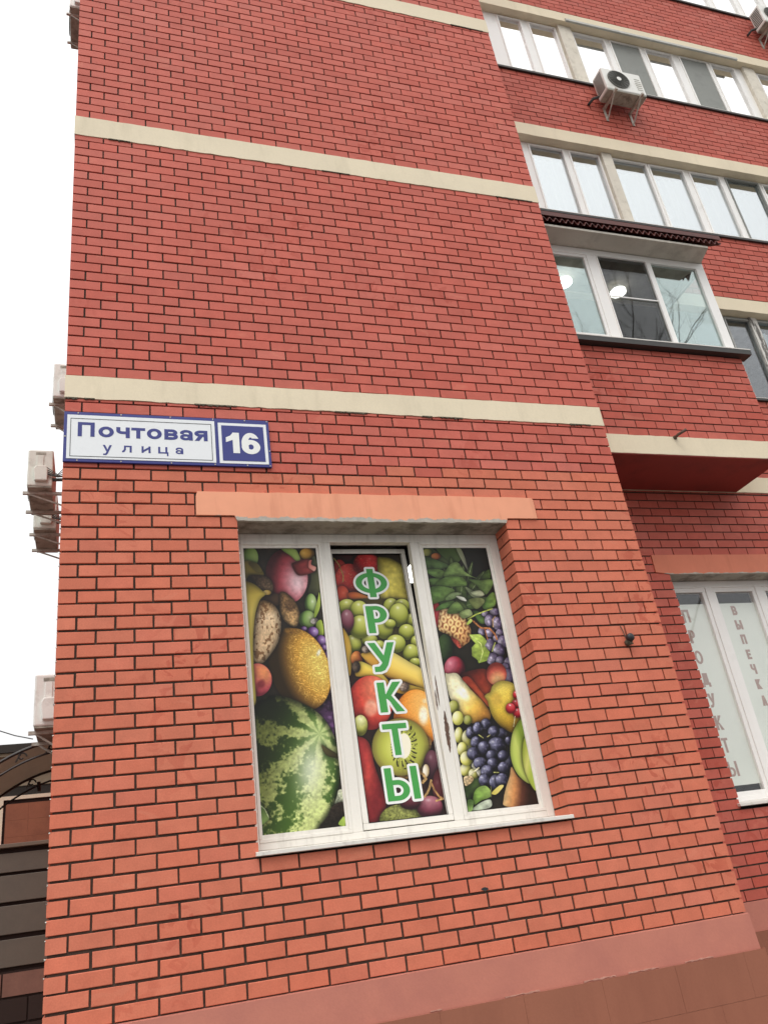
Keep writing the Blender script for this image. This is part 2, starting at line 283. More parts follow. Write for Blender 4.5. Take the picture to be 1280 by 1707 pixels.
def letter(ch,x0,x1,z0,z1,y,m,parent,t,b,name='letter',grow=0.,mapf=None):
    h=z1-z0; w=(x1-x0)/h; n=110; pad=grow/h+.04; xs=np.arange(-pad,w+pad,1/n); ys=np.arange(-pad,1+pad,1/n); X,Y=np.meshgrid(xs,ys)
    D=glyph(ch,w,t,b,X,Y)-grow/h; D[np.abs(D)<1e-6]=1e-6
    cu_=bpy.data.curves.new(name,'CURVE'); cu_.dimensions='2D'; cu_.fill_mode='BOTH'; cu_.extrude=.0005
    for lp_ in contours(D,xs,ys):
        s=cu_.splines.new('POLY'); s.points.add(len(lp_)-1); s.use_cyclic_u=True; s.points.foreach_set('co',[v for p in lp_ for v in (p[0],p[1],0,1)])
    ob=bpy.data.objects.new(name,cu_); COL.objects.link(ob); dg=bpy.context.evaluated_depsgraph_get(); me=bpy.data.meshes.new_from_object(ob.evaluated_get(dg)); bpy.data.objects.remove(ob); bpy.data.curves.remove(cu_)
    k=len(me.vertices); co=np.zeros(k*3); me.vertices.foreach_get('co',co); co=co.reshape(-1,3); q=np.stack([x0+co[:,0]*h,y-co[:,2],z0+co[:,1]*h],1)
    if mapf: q=np.array([mapf(*p) for p in q])
    me.vertices.foreach_set('co',q.ravel()); me.update(); me.materials.clear(); me.materials.append(m)
    o=bpy.data.objects.new(name,me); COL.objects.link(o); o.parent=parent; return o
def project(p):
    d=Vector(p)-CAM; z=d.dot(fw); return (640+1383.3*d.dot(cr)/z,853.5-1383.3*d.dot(cu)/z,z)
# ------------------------------------------------------------------ ground
g=MB().quad((-400,-400,0),(400,-400,0),(400,400,0),(-400,400,0)).build('ground',M['asphalt']); struct(g)
pv=MB().box(-30,40,-3.2,1.27,-.1,.12).build('pavement',M['paving']); struct(pv)
kb=MB().box(-30,40,-3.36,-3.204,-.1,.135).build('kerb',M['kerb']); struct(kb)
# ------------------------------------------------------------------ the apartment building
B=thing('apartment_building','red brick apartment building with cream floor bands and glazed balconies','building')
C=.1002; BH=.0438; PW=4.93; WY=1.28; SUB=.0078
ORANGE=np.array(srgb('d0765c')[:3]); RED=np.array(srgb('c66657')[:3]); DARK=np.array(srgb('b04d3e')[:3]); PINK=np.array(srgb('cf7869')[:3]); WINGC=np.array(srgb('bd5f50')[:3])
def bcol(zone):
    r=rnd.random(); c=ORANGE if zone=='o' else (WINGC if zone=='w' else RED)
    if zone=='o':
        if r<.004: c=DARK*.5+RED*.5
        elif r<.07: c=ORANGE*.8+RED*.2
        elif r<.14: c=ORANGE*.8+PINK*.2
    else:
        if r<.04: c=c*.55+DARK*.45
        elif r<.16: c=c*.8+DARK*.2
        elif r<.30: c=c*.7+PINK*.3
    k=1+rnd.uniform(-.06,.06); u=rnd.uniform(-.05,.05); return (float(c[0]*k),float(c[1]*k*(1+u)),float(c[2]*k*(1+1.4*u)))
# rows of the corner pier: (z_bottom, z_top, half_brick_at_corner)
def pier_rows():
    rows=[]
    for k in range(43): zt=5.53-C*k; rows.append((zt-C+SUB,zt-SUB,k%2==0,'o' if k>=6 else 'r'))
    rows.append((5.536,5.558,False,'r'))
    for k in range(27): zt=8.483-C*k; rows.append((zt-C+SUB,zt-SUB,k%2==0,'r'))
    rows.append((8.489,8.548,False,'r'))
    for base,top in ((8.80,11.548),(11.80,14.548),(14.80,17.548)):
        for k in range(28):
            z0=base+C*k+SUB; z1=min(base+C*(k+1)-SUB,top)
            if z1-z0>.01: rows.append((z0,z1,k%2==0,'r'))
    return rows
ROWS=pier_rows()
OPX0,OPX1,OPZ0,OPZ1=1.29,3.63,2.03,4.485
pieces=[]     # (x0,x1,y0,y1,z0,z1,colour)
def pier_front():
    for z0,z1,half,zone in ROWS:
        x=0.; segs=[]; n=0
        if half: segs.append((0,.12)); x=.13
        while x<PW-.05:
            e=min(x+.25,PW); segs.append((x,e)); x=e+.01
        zm=(z0+z1)/2
        for a,b in segs:
            cuts=[(a,b)]
            if OPZ0<zm<4.53: cuts=[(a,min(b,OPX0)),(max(a,OPX1),b)]
            elif 4.529<zm<4.731: cuts=[(a,min(b,.975-.008)),(max(a,3.945+.008),b)]
            for p,q in cuts:
                if q-p<.02: continue
                zz='o' if zone=='o' or (zone=='r' and 4.9<zm<5.05 and p>2.3 and rnd.random()<.9) else zone
                d=.12
                if q-p<.14 and (p<.01 or q>PW-.01): d=.25
                if OPZ0<zm<4.53 and abs(p-OPX1)<.02: d=.225 if q-p<.14 else .12
                if OPZ0<zm<4.53 and abs(q-OPX0)<.02: d=.225 if q-p<.14 else .12
                if zone and OPZ0<zm<4.53 and 0<p-OPX1<.02: p=OPX1
                p0,q0=p,q; p=p+(.0022 if p>.01 and abs(p-OPX1)>.005 else 0); q=q-(.0022 if q<PW-.01 and abs(q-OPX0)>.005 else 0)
                j=rnd.uniform(-.0015,.0015); pr=rnd.uniform(-.0025,.0015)
                pieces.append((p+(rnd.uniform(-.0015,.0015) if p>.01 else 0),q,pr,d,z0+j+rnd.uniform(-.001,.001),z1+j+rnd.uniform(-.001,.001),bcol(zz)))
                if OPZ0<zm<4.53 and d==.12 and (abs(p-OPX1)<.02 or abs(q-OPX0)<.02):
                    if abs(p-OPX1)<.02: pieces.append((p,p+.12,.13,.225,z0,z1,bcol('o')))
                    else: pieces.append((q-.12,q,.13,.225,z0,z1,bcol('o')))
pier_front()
front=[p for p in pieces]; 
def vis(p):
    x,y,z=project(((p[0]+p[1])/2,0,(p[4]+p[5])/2)); return -10<x<1290 and -10<y<1720
front_vis=[p for p in front if p[2]<.05 and vis(p)]
front_vis.sort(key=lambda p:-((p[1]-p[0])*(p[5]-p[4])/((Vector(((p[0]+p[1])/2,0,(p[4]+p[5])/2))-CAM).length**3)))
single=set(id(p) for p in front_vis[:300])
core=MB()
core.box(.013,OPX0-.011,.013,.50,0.3,17.6).box(OPX1+.011,PW-.013,.013,.50,.3,17.6)
core.box(OPX0-.011,OPX1+.011,.013,.50,.3,OPZ0-.012).box(OPX0-.011,OPX1+.011,.013,.50,4.735,17.6)
core.box(.013,.30,.50,13.,.3,17.6).box(PW-.30,PW-.013,.50,WY+.1,.3,17.6)
pier=core.build('corner_pier',M['mortar'],B)
# single bricks share six slightly different meshes
def brick_mesh(w,h,d,seed):
    r=random.Random(seed); mb=MB(); c=.003; hw,hh=w/2,h/2
    def j(): return r.uniform(-.0012,.0012)
    f=[(-hw+c+j(),0,-hh+c+j()),(hw-c+j(),0,-hh+c+j()),(hw-c+j(),0,hh-c+j()),(-hw+c+j(),0,hh-c+j())]
    e=[(-hw+j(),c,-hh+j()),(hw+j(),c,-hh+j()),(hw+j(),c,hh+j()),(-hw+j(),c,hh+j())]
    b=[(-hw,d,-hh),(hw,d,-hh),(hw,d,hh),(-hw,d,hh)]
    mb.quad(*f)
    for k in range(4): n=(k+1)%4; mb.quad(f[k],e[k],e[n],f[n]); mb.quad(e[k],b[k],b[n],e[n])
    return mb.mesh('brick',M['brick'],fix=True)
MC={}
many=MB()
for p in front:
    x0,x1,y0,y1,z0,z1,col=p
    if id(p) in single:
        w_=round((x1-x0)/.0015)*.0015; h_=round((z1-z0)/.001)*.001; key=(round(w_,4),round(h_,4),round(y1,3),rnd.randrange(2))
        if key not in MC: MC[key]=brick_mesh(w_,h_,y1,len(MC))
        o=bpy.data.objects.new('brick',MC[key]); COL.objects.link(o); o.parent=pier; o.location=((x0+x1)/2,y0,(z0+z1)/2); o.color=col+(1,)
    else: many.box(x0,x1,y0,y1,z0,z1,col=col,skip='b')
# the two flanks of the pier and the long side wall
for z0,z1,half,zone in ROWS:
    y=.26 if half else .13
    while y<12.9:
        e=min(y+.25,12.95); many.box(0+rnd.uniform(-.002,.001),.1,y,e,z0,z1,col=bcol(zone),skip='rb')
        if e<WY+.1: many.box(PW-.1,PW+rnd.uniform(-.001,.002),y,e,z0,z1,col=bcol(zone),skip='l')
        y=e+.01
mo=many.build('brickwork',M['brick'],pier,fix=False); mo['kind']='stuff'; mo.color=(0,0,0,1)
# cream floor bands on the pier, with crumbly mortar under them
def ragged_strip(x0,x1,y0,y1,zt,zb,amp,step,seed):
    r=random.Random(seed); mb=MB(); x=x0; top=[]; 
    while x<x1: top.append((x,zb-r.uniform(0,amp)*(1 if r.random()<.75 else 2))); x+=r.uniform(.4,1.6)*step
    top.append((x1,zb)); poly=[(x0,zt)]+top+[(x1,zt)]; mb.prism(poly,'y',y0,y1); return mb
for i,(z0,z1) in enumerate(((5.56,5.775),(8.55,8.80),(11.55,11.80),(14.55,14.80))):
    band=MB().prism([(-.006,z0)]+[(x,z0+rnd.uniform(-.004,.006)) for x in np.linspace(.1,PW-.1,70)]+[(PW+.006,z0),(PW+.006,z1)]+[(x,z1+rnd.uniform(-.003,.003)) for x in np.linspace(PW-.1,.1,50)]+[(-.006,z1)],'y',-.008,.30).build('floor_band',M['cream'],B)
    MB().box(-.006,.29,.302,12.9,z0,z1).build('side_band',M['cream'],band); MB().box(PW-.2,PW+.006,.302,WY,z0,z1).build('side_band',M['cream'],band)
    for (a,b) in ((.0,.09),(.14,.22),(1.0,1.35),(2.2,2.5),(3.02,3.12),(3.2,3.42),(4.55,4.78)) if i==0 else ((.3,.5),(2.4,2.7),(4.4,4.85)):
        ragged_strip(a,b,-.011,.02,z0+.004,z0-.001,.010,.009,i*9+int(a*100)).build('mortar_crumb',M['crumb'],band)
# plinth: painted plaster strip over large brown tiles
pl=MB().prism([(-.03,.985),(-.012,1.215),(.009,1.222),(.3,1.222),(.3,.2),(-.03,.2)],'x',-.012,PW+.012).build('plinth',M['plinth'],B)
MB().prism([(WY-.03,.985),(WY-.012,1.215),(WY+.009,1.222),(WY+.3,1.222),(WY+.3,.2),(WY-.03,.2)],'x',PW-.3,14).build('plinth_strip',M['plinth'],pl)
MB().box(-.02,.2,.302,12.9,.2,1.222).build('plinth_strip',M['plinth'],pl); MB().box(PW-.2,PW+.02,.302,WY-.035,.2,1.222).build('plinth_strip',M['plinth'],pl)
MB().box(-.034,PW+.034,-.038,.2,.0,.975).build('tile_bed',M['grout'],pl)
tm=MB().box(0,.5985,-.012,0,0,.2905).mesh('tile',M['tile'])
for zi,z in enumerate((.686,.394,.102)):
    for i in range(9):
        x=-.035+i*.6-(.3 if zi%2 else 0)
        w=min(x+.5985,PW+.035)-max(x,-.035)
        if w<.05: continue
        o=bpy.data.objects.new('tile',tm if w>.597 else MB().box(0,w,-.012,0,0,.2905).mesh('tile',M['tile'])); COL.objects.link(o); o.parent=pl; o.location=(max(x,-.035),-.038+rnd.uniform(-.0005,.0005),z)
MB().box(PW+.04,14,WY-.045,WY+.2,.0,.975).build('tile_bed',M['tile'],pl)
MB().box(PW+.034,PW+.046,-.04,WY-.05,.0,.978).build('side_tile',M['tile'],pl)
r_e=random.Random(4); x=.02
while x<PW-.05:
    w=r_e.uniform(.05,.30); n=max(3,int(w/.02)); up_=[(x+w*i/n,.985+r_e.uniform(.0,.006)) for i in range(n+1)]; lo_=[(x+w*i/n,.985-r_e.uniform(.001,.008)) for i in range(n+1)][::-1]
    MB().prism(up_+lo_,'y',-.0345,-.029).build('paint_chip',M['paintedge'],pl); x+=w+r_e.uniform(.05,.5)
fk=MB()
for k in range(46):
    z=r_e.uniform(1.4,4.6); s=r_e.uniform(.004,.010); z=5.53-C*round((5.53-z)/C)-r_e.uniform(.006,.012); fk.prism([(-.004,z),(-.004+s,z-.002),(s*.6,z-s*.7),(-.004,z-s)],'y',-.004,.004)
for k in range(24):
    z=5.53-C*(11+k)-.010; s=r_e.uniform(.006,.014); fk.prism([(OPX0-.004,z+.004),(OPX0+s,z),(OPX0+s*.5,z-s*.6),(OPX0-.004,z-s*.7)],'y',.01,.05)
o_=fk.build('plaster_flecks',M['fleck'],pier); o_['kind']='stuff'
# ---- lintel over the fruit shop window
ln=MB().prism([(.975,4.531),(.979,4.70),(.99,4.738)]+[(x,4.738+rnd.uniform(-.003,.003)) for x in np.linspace(1.05,3.86,30)]+[(3.93,4.735),(3.945,4.715),(3.945,4.531),(OPX1+.02,4.531),(OPX1,OPZ1)]+[(x,OPZ1+rnd.uniform(-.004,.003)) for x in np.linspace(OPX1-.05,OPX0+.05,60)]+[(OPX0,OPZ1),(OPX0-.02,4.531)],'y',-.014,.012).build('lintel',M['lintel'],B)
MB().box(OPX0-.009,OPX1+.009,.013,.50,OPZ1+.002,4.734).build('lintel_soffit',M['soffit'],ln)
# ---- room behind the shop window
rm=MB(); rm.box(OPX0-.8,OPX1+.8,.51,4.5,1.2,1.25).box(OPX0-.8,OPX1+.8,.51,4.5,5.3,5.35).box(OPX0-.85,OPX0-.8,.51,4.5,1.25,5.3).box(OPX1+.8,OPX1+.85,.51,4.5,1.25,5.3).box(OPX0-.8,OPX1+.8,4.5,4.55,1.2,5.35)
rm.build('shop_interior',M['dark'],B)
# ---- shop window: outer frame, two mullions, fixed lights at the sides and a tilted casement in the middle
WIN=MB(); FY=.232
WIN.box(OPX0-.006,OPX0+.05,FY,.30,OPZ0+.05,OPZ1).box(OPX1-.062,OPX1+.006,FY,.30,OPZ0+.05,OPZ1)
WIN.box(OPX0+.05,OPX1-.062,FY,.30,4.412,OPZ1).box(OPX0+.05,OPX1-.062,FY,.30,OPZ0+.05,2.128)
WIN.box(2.008,2.088,FY,.30,2.128,4.412).box(2.798,2.878,FY,.30,2.128,4.412)
win=WIN.build('shop_window',M['pvc'],B,bev=.004)
def ring(mb,x0,x1,z0,z1,w,y0,y1):
    mb.box(x0,x1,y0,y1,z0,z0+w).box(x0,x1,y0,y1,z1-w,z1).box(x0,x0+w,y0,y1,z0+w,z1-w).box(x1-w,x1,y0,y1,z0+w,z1-w); return mb
P1=(1.366,1.966); P3=(2.918,3.522); PZ=(2.18,4.364)
ring(MB(),P1[0]-.026,2.008,2.128,4.412,.024,FY-.004,.285).build('glazing_bead',M['pvc'],win,bev=.003)
r1=MB(); r1.box(P1[0]-.026,2.008,FY+.01,.28,4.364,4.388).box(P1[1],1.984,FY+.01,.28,2.152,4.364).box(P1[0]-.002,P1[1],FY+.01,.28,2.152,2.18); r1.build('glazing_bead',M['pvc'],win)
ring(MB(),2.878,OPX1-.062,2.128,4.412,.024,FY-.004,.285).build('glazing_bead',M['pvc'],win,bev=.003)
r3=MB(); r3.box(2.902,3.544,FY+.01,.28,4.364,4.388).box(2.902,2.918,FY+.01,.28,2.152,4.364).box(3.522,3.544,FY+.01,.28,2.152,4.364).box(2.918,3.522,FY+.01,.28,2.152,2.18); r3.build('glazing_bead',M['pvc'],win)
for a,b in (P1,P3): MB().box(a-.01,b+.01,.262,.268,PZ[0]-.01,PZ[1]+.01).build('pane',M['glass'],win)
TS=(.38-.25)/(4.364-2.18); TA=math.atan(TS)
def tilt(x,y,z):     # local sash plane (y away from the film, z measured along it) leaning inwards at the top
    return (x,.25+math.sin(TA)*(z-2.18)+math.cos(TA)*y,2.18+math.cos(TA)*(z-2.18)-math.sin(TA)*y)
def tilted(mb): mb.v=[tilt(*p) for p in mb.v]; return mb
tilted(ring(MB(),2.092,2.796,2.134,4.412,.044,-.016,.045)).build('sash',M['pvc'],win,bev=.004)
tilted(ring(MB(),2.135,2.757,2.178,4.368,.004,-.0165,.02)).build('gasket',M['gasket'],win)
tilted(MB().box(2.13,2.762,.012,.018,2.172,4.372)).build('pane',M['glass'],win)
# flaked paint on the second mullion
fl=MB()
def patch(x0,x1,z0,z1,seed,n=26):
    r=random.Random(seed); L_=[];Rr=[]
    for i in range(n):
        t=i/(n-1); z=z0+(z1-z0)*t; w=math.sin(math.pi*t)**.6; c=(x0+x1)/2+(x1-x0)*.2*(t-.5); L_.append((c-(x1-x0)/2*w*r.uniform(.5,1),z)); Rr.append((c+(x1-x0)/2*w*r.uniform(.6,1),z))
    return L_+Rr[::-1]
fl.prism(patch(2.835,2.876,2.62,2.95,3),'y',FY-.0012,FY+.002); fl.prism(patch(2.80,2.815,2.95,3.12,4,12),'y',FY-.0012,FY+.002); fl.prism(patch(2.82,2.835,2.98,3.24,6,14),'y',FY-.0012,FY+.002)
fl.build('bare_patch',M['rust'],win)
MB().prism([(-.042,2.028),(-.042,2.054),(.26,2.082),(.26,2.03)],'x',OPX0-.022,OPX1+.008).build('sill',M['sillm'],win,bev=.003)
# ---- printed films on the window
POSTERS=(
[
('bg','2a241c'),
('e',5.3,8.1,6.4,0.0,-0.6,9.4,'39461f 5d7a38 7f9a50','r',0.0,''),
('e',52.2,5.1,6.3,0.0,-0.5,5.2,'4a3414 a8782a d0a040','l',0.1,''),
('p',(58.7,7.6,60.6,27.7,58.5,40.7,49.9,40.5,53.5,27.6,54.2,13.5),'3b3d28 5a5c3c',(53.0,17.6,61.6,17.7),0,'',1),
('e',33.7,24.4,17.2,-2.3,1.1,23.5,'2c0d12 8c2a34 c4606a','pome',0.0,'skin'),
('p',(31.1,0.4,42.0,0.4,45.1,5.0,46.2,10.5,42.6,11.3,38.7,7.1),'6f8a3c 9fb458',(31.1,0.8,45.9,9.2),0.3,'',1),
('p',(38.5,14.2,42.5,12.1,49.8,9.7,54.9,10.3,55.9,12.2,54.5,14.5,58.7,16.9,57.4,20.6,52.0,23.0,44.5,24.3,40.9,21.6),'5a1418 c04a48',(39.7,17.5,57.7,17.7),0.5,'skin',1),
('p',(53.2,11.4,55.6,10.6,54.8,14.5,58.7,17.0,57.0,20.6,54.4,19.1,52.3,16.8),'c86860 e0a090',(53.4,13.5,58.3,19.3),0.2,'',1),
('e',20.7,44.6,8.3,0.2,-0.4,5.5,'20160e 34241a 4a3422','r',0,''),
('p',(27.2,38.4,32.4,39.3,38.6,46.7,41.6,56.2,40.5,63.2,37.5,67.8,33.1,66.9,28.2,62.1,25.8,55.8,25.7,45.6),'6e4e2e c8a068',(26.9,41.6,41.0,62.5),0.7,'fuzz',1),
('e',34.2,50.1,5.7,0.1,-0.6,6.7,'3a2818 4a3420 5a4028','c',0,'fuzz'),
('e',51.1,48.5,4.8,0.1,-0.8,8.5,'24381a 7a9a4c b4cc88','r',0.5,''),
('e',47.1,61.9,6.8,0.2,-0.7,7.6,'22331a 6f9044 b0c880','r',0.25,''),
('e',53.0,63.5,3.5,0.1,-0.3,2.7,'4a4440 8a8078 b8b0a8','l',0,'fuzz'),
('p',(59.2,39.1,58.8,50.3,55.3,58.2,53.2,60.5,53.0,56.5,57.0,45.5),'7a9030 b0c450',(53.6,50.2,59.0,50.3),0,'',1),
('p',(54.0,65.2,58.5,62.9,59.2,74.0,55.6,75.8,53.7,72.2),'6a8028 b4c84c',(53.6,69.1,59.3,69.3),0,'',1),
('e',43.3,69.5,2.7,0.1,-0.2,2.0,'24102e 5e3278 a888c0','r',0.5,''),
('e',50.2,72.5,4.7,0.2,-0.4,4.5,'24102e 5e3278 a888c0','r',0.5,''),
('e',55.9,79.9,4.4,0.2,-0.5,4.7,'24102e 5e3278 a888c0','r',0.5,''),
('e',57.8,85.5,2.6,0.1,-0.3,2.7,'24102e 5e3278 a888c0','r',0.5,''),
('e',59.9,92.0,3.0,0.1,-0.4,3.8,'24102e 5e3278 a888c0','r',0.5,''),
('p',(47.2,121.0,59.4,117.4,58.8,152.3,55.7,151.4,50.9,141.3,45.8,134.6),'241626 5c3a66',(52.3,128.6,58.7,150.2),0,'cab',1),
('e',37.4,101.2,8.4,32.0,-22.2,6.8,'1e160c 7c561e d89c34 f4cc5c','melon',0.0,'net'),
('e',53.4,89.4,1.9,1.0,-2.4,4.1,'e8cc70 f4e8b0 fffbe0','c',0,'fuzz'),
('e',33.1,71.1,7.9,1.8,-0.9,3.4,'5a4018 6a4a1c 8a6024','c',0,'fuzz'),
('p',(10.6,45.2,18.3,46.2,23.8,52.6,26.0,62.0,24.5,72.7,21.5,80.9,15.8,88.9,8.4,96.1,1.7,94.9,2.1,83.1,4.5,64.4,7.5,52.1),'98703f e0c49c d8b88c',(13.9,45.3,17.1,72.4),0.6,'fur',1),
('e',4.0,108.4,11.0,0.6,-0.9,12.6,'6a2030 c45058 e08c58','tr',0.0,'skin'),
('e',6.6,111.8,3.0,2.9,-3.4,3.6,'5a1a24 7a2830 8a3038','c',0,'skin'),
('p',(-0.1,11.8,9.4,13.1,14.6,20.1,14.1,24.7,4.2,23.6,-0.7,28.3),'544a1c a08c34',(0.4,25.2,13.1,15.6),0.4,'',1),
('p',(3.8,13.0,10.2,13.1,13.9,19.7,9.7,20.4),'3c341a 5c5424',(4.2,13.1,13.5,19.7),0,'',1),
('p',(3.9,23.6,14.7,23.7,20.8,28.7,21.6,35.1,19.2,39.9,13.0,36.9,7.3,34.1,6.9,28.5),'2e2218 6e5840',(7.0,26.9,20.5,36.7),0.4,'fuzz',1),
('e',16.5,38.4,3.3,0.1,-0.2,2.1,'7a6028 b89848 d8bc70','l',0.1,''),
('p',(-0.7,28.3,6.7,30.9,13.0,36.9,15.4,39.8,10.6,44.4,6.8,53.7,4.6,64.4,2.8,79.4,2.0,101.5,2.1,122.9,0.2,128.7,-1.5,122.7,-0.2,71.8,-0.3,48.8,-0.7,33.1),'5e5218 b8a440 d2bf58',(0.2,28.4,5.2,53.6),0.35,'',1),
('p',(-0.9,134.3,3.9,124.8,13.4,120.8,23.9,122.5,33.6,126.7,44.5,133.1,52.4,141.4,57.5,151.6,59.4,160.0,60.1,171.0,59.4,184.5,56.7,194.1,52.7,203.5,47.1,210.7,40.9,217.3,30.1,222.8,-1.6,221.8,-3.2,178.9),'ffffff ffffff',(-9.1,110.6,-9.1,110.7),0.0,'wm',1),
('p',(48.1,160.2,52.9,163.0,59.6,167.9,59.6,170.7,51.0,167.7),'5c5430 2e2814',(48.2,160.5,59.4,169.6),0.3,'',1),
('p',(57.4,193.5,60.2,193.8,59.9,202.3,53.8,203.0,55.9,197.3),'8c9478 b8bca0',(54.2,203.0,59.4,194.4),0,'fuzz',1),
('p',(52.7,203.5,60.5,203.0,59.8,220.9,40.7,218.9,47.1,210.7),'2e241c 1c1812',(52.7,203.5,51.3,216.2),0,'fuzz',1),
('p',(54.7,216.6,57.6,213.0,59.8,212.0,59.4,218.3),'84a03c a8c050',(54.7,216.6,59.2,213.8),0,'',1),
('p',(-0.8,197.4,2.6,200.3,5.6,207.1,3.9,209.5,-0.5,211.5,-1.0,204.6),'3c5426 7c9a50',(-0.6,198.4,5.3,208.4),0.3,'',1),
('l',(-0.2,198.4,2.9,201.2,5.3,207.1),0.5,'a8b888'),
],
[
('bg','2c1612'),
('e',8.2,2.4,10.0,0.1,-0.7,5.3,'140a0a 241010 3a1818','r',0,''),
('e',4.0,18.3,7.8,0.1,-1.8,13.8,'3c0c0c 8a1c1a b03028','r',0.15,'straw'),
('e',12.5,22.8,12.3,0.2,-1.9,14.2,'4a0c0c 9c1c1c c03c34','tl',0.12,'straw'),
('e',29.8,8.9,11.8,0.1,-1.6,11.1,'4a080c a01418 c02c2c','tr',0.1,'straw'),
('e',3.6,37.3,6.5,0.1,-1.1,8.4,'5a1410 a83020 c84c30','r',0.1,''),
('l',(1.5,3.3,5.2,9.5,6.5,14.9,7.6,19.3,6.8,25.3),0.8,'8a7a40'),
('p',(8.9,37.0,16.1,35.0,27.7,39.6,38.0,41.5,37.2,46.6,23.4,46.3,12.9,46.0),'b04420 e08438 d89a48',(8.8,40.8,36.9,44.1),0.3,'',1),
('p',(40.3,3.5,45.4,1.6,52.0,2.9,59.7,8.2,61.5,15.5,61.4,30.7,60.7,44.6,50.4,43.5,38.2,44.1,37.2,32.0,38.6,18.8),'a89838 dccc58 c4b444',(40.6,9.9,59.4,35.0),0.5,'skin',1),
('p',(38.7,0.3,62.8,0.5,61.0,8.7,52.0,3.2,43.5,2.2),'1c1410 2c2418',(38.6,0.8,61.1,5.5),0,'',1),
('p',(0.3,44.0,61.8,45.5,62.3,71.1,61.4,102.9,38.8,93.0,13.0,90.3,-1.6,76.9),'3a3010 4a4214',(-1.1,60.6,60.8,79.3),0,'',1),
('e',6.9,48.8,8.0,0.2,-1.0,7.5,'454c14 959c34 c8cc64','t',0.55,''),
('e',16.9,52.0,7.7,0.2,-1.3,9.1,'454c14 959c34 c8cc64','t',0.55,''),
('e',45.3,48.6,6.8,0.2,-1.2,7.2,'454c14 959c34 c8cc64','t',0.55,''),
('e',54.9,48.8,6.9,0.2,-1.1,6.6,'454c14 959c34 c8cc64','t',0.55,''),
('e',60.6,61.8,4.2,0.1,-1.0,5.9,'454c14 959c34 c8cc64','t',0.55,''),
('e',50.6,56.8,8.5,0.3,-1.8,10.7,'454c14 959c34 c8cc64','t',0.55,''),
('e',7.7,80.8,7.2,0.3,-1.1,8.1,'454c14 959c34 c8cc64','t',0.55,''),
('e',22.0,77.8,6.8,0.3,-0.8,5.2,'454c14 959c34 c8cc64','t',0.55,''),
('e',29.6,83.0,4.8,0.2,-0.7,4.4,'454c14 959c34 c8cc64','t',0.55,''),
('e',15.7,66.3,9.4,0.3,-1.5,10.2,'454c14 959c34 c8cc64','t',0.55,''),
('e',36.3,68.5,7.5,0.3,-1.5,9.2,'454c14 959c34 c8cc64','t',0.55,''),
('e',41.9,64.5,4.9,0.2,-0.7,4.1,'454c14 959c34 c8cc64','t',0.55,''),
('e',55.0,72.3,7.1,0.3,-1.2,7.1,'454c14 959c34 c8cc64','t',0.55,''),
('e',60.7,82.2,3.9,0.2,-1.2,6.5,'454c14 959c34 c8cc64','t',0.55,''),
('e',55.5,90.6,6.9,0.3,-1.4,7.6,'454c14 959c34 c8cc64','t',0.55,''),
('e',57.7,98.7,5.0,0.2,-0.7,3.8,'454c14 959c34 c8cc64','t',0.55,''),
('e',43.9,82.1,8.4,0.3,-1.3,7.9,'454c14 959c34 c8cc64','t',0.55,''),
('e',5.3,60.8,6.0,0.2,-1.4,10.2,'2a0e18 6a2c3c 9a6470','t',0.4,''),
('p',(0.0,67.2,4.4,73.1,5.9,82.0,5.1,93.1,3.1,103.1,0.9,106.9,-1.4,92.8),'b08428 dcb444',(-0.8,76.9,7.0,77.2),0.3,'',1),
('e',9.0,93.2,4.8,0.2,-0.9,6.2,'6a2810 b85c28 d88840','tl',0.1,''),
('p',(13.1,89.5,22.0,87.9,31.9,85.9,41.0,89.8,53.2,98.5,61.9,104.7,62.4,114.1,61.5,121.9,53.8,117.9,38.8,112.4,28.5,107.7,21.3,103.4,16.2,95.3),'f6e078 f0cc58 c08a2c',(42.4,90.8,31.3,110.0),0.25,'',1),
('p',(13.1,89.5,20.3,89.0,27.1,96.5,22.7,104.1,16.2,95.5),'d8a83c c88c30',(13.9,89.5,24.7,101.9),0.2,'',1),
('l',(16.2,95.3,21.3,103.3,28.5,107.7,38.8,112.4,53.8,117.9),1.2,'8a5a20'),
('p',(9.8,96.0,18.8,99.1,26.5,105.1,32.6,114.0,26.9,117.5,21.4,112.6,14.2,108.7,5.9,107.1),'f0d858 e0b038',(18.6,100.0,14.2,109.1),0.3,'',1),
('p',(35.6,112.6,48.4,116.8,61.9,121.9,60.9,127.2,37.1,122.7),'e8c444 c8942c',(46.1,116.3,44.9,123.2),0.2,'',1),
('e',7.7,100.2,3.4,0.2,-0.7,4.8,'18120e 30261e 5a4a3c','l',0.0,'fuzz'),
('e',17.6,85.7,3.3,0.1,-0.5,3.3,'2a221c 5a4c42 a09080','l',0,'fuzz'),
('e',44.9,118.7,4.1,0.2,-0.7,3.8,'3a2c24 6c5648 a08c7c','l',0,'fuzz'),
('e',15.0,129.5,18.2,1.2,-3.3,21.5,'7a1818 cc4030 e07a58','tr',0.0,'skin'),
('e',15.1,133.6,7.6,0.5,-1.3,8.8,'d86850 e48c70 f4c0a0','c',0,'skin'),
('e',13.7,135.4,5.7,0.4,-1.0,7.0,'cc5444 dc7058 e88c70','c',0,'skin'),
('e',49.9,146.0,18.4,1.3,-4.5,24.6,'9a4c14 e88c28 f6b458','tr',0.0,'cit'),
('e',56.9,142.4,5.9,0.4,-2.1,11.1,'f0b050 f8dca0 fffbe8','c',0,'cit2'),
('e',60.2,131.2,3.6,0.2,-0.6,3.4,'f0a848 f4c070 f8dca8','c',0,'cit2'),
('e',4.4,147.0,5.7,0.4,-1.2,8.1,'4c4c18 a8a84c dcdc9c','t',0.4,'skin'),
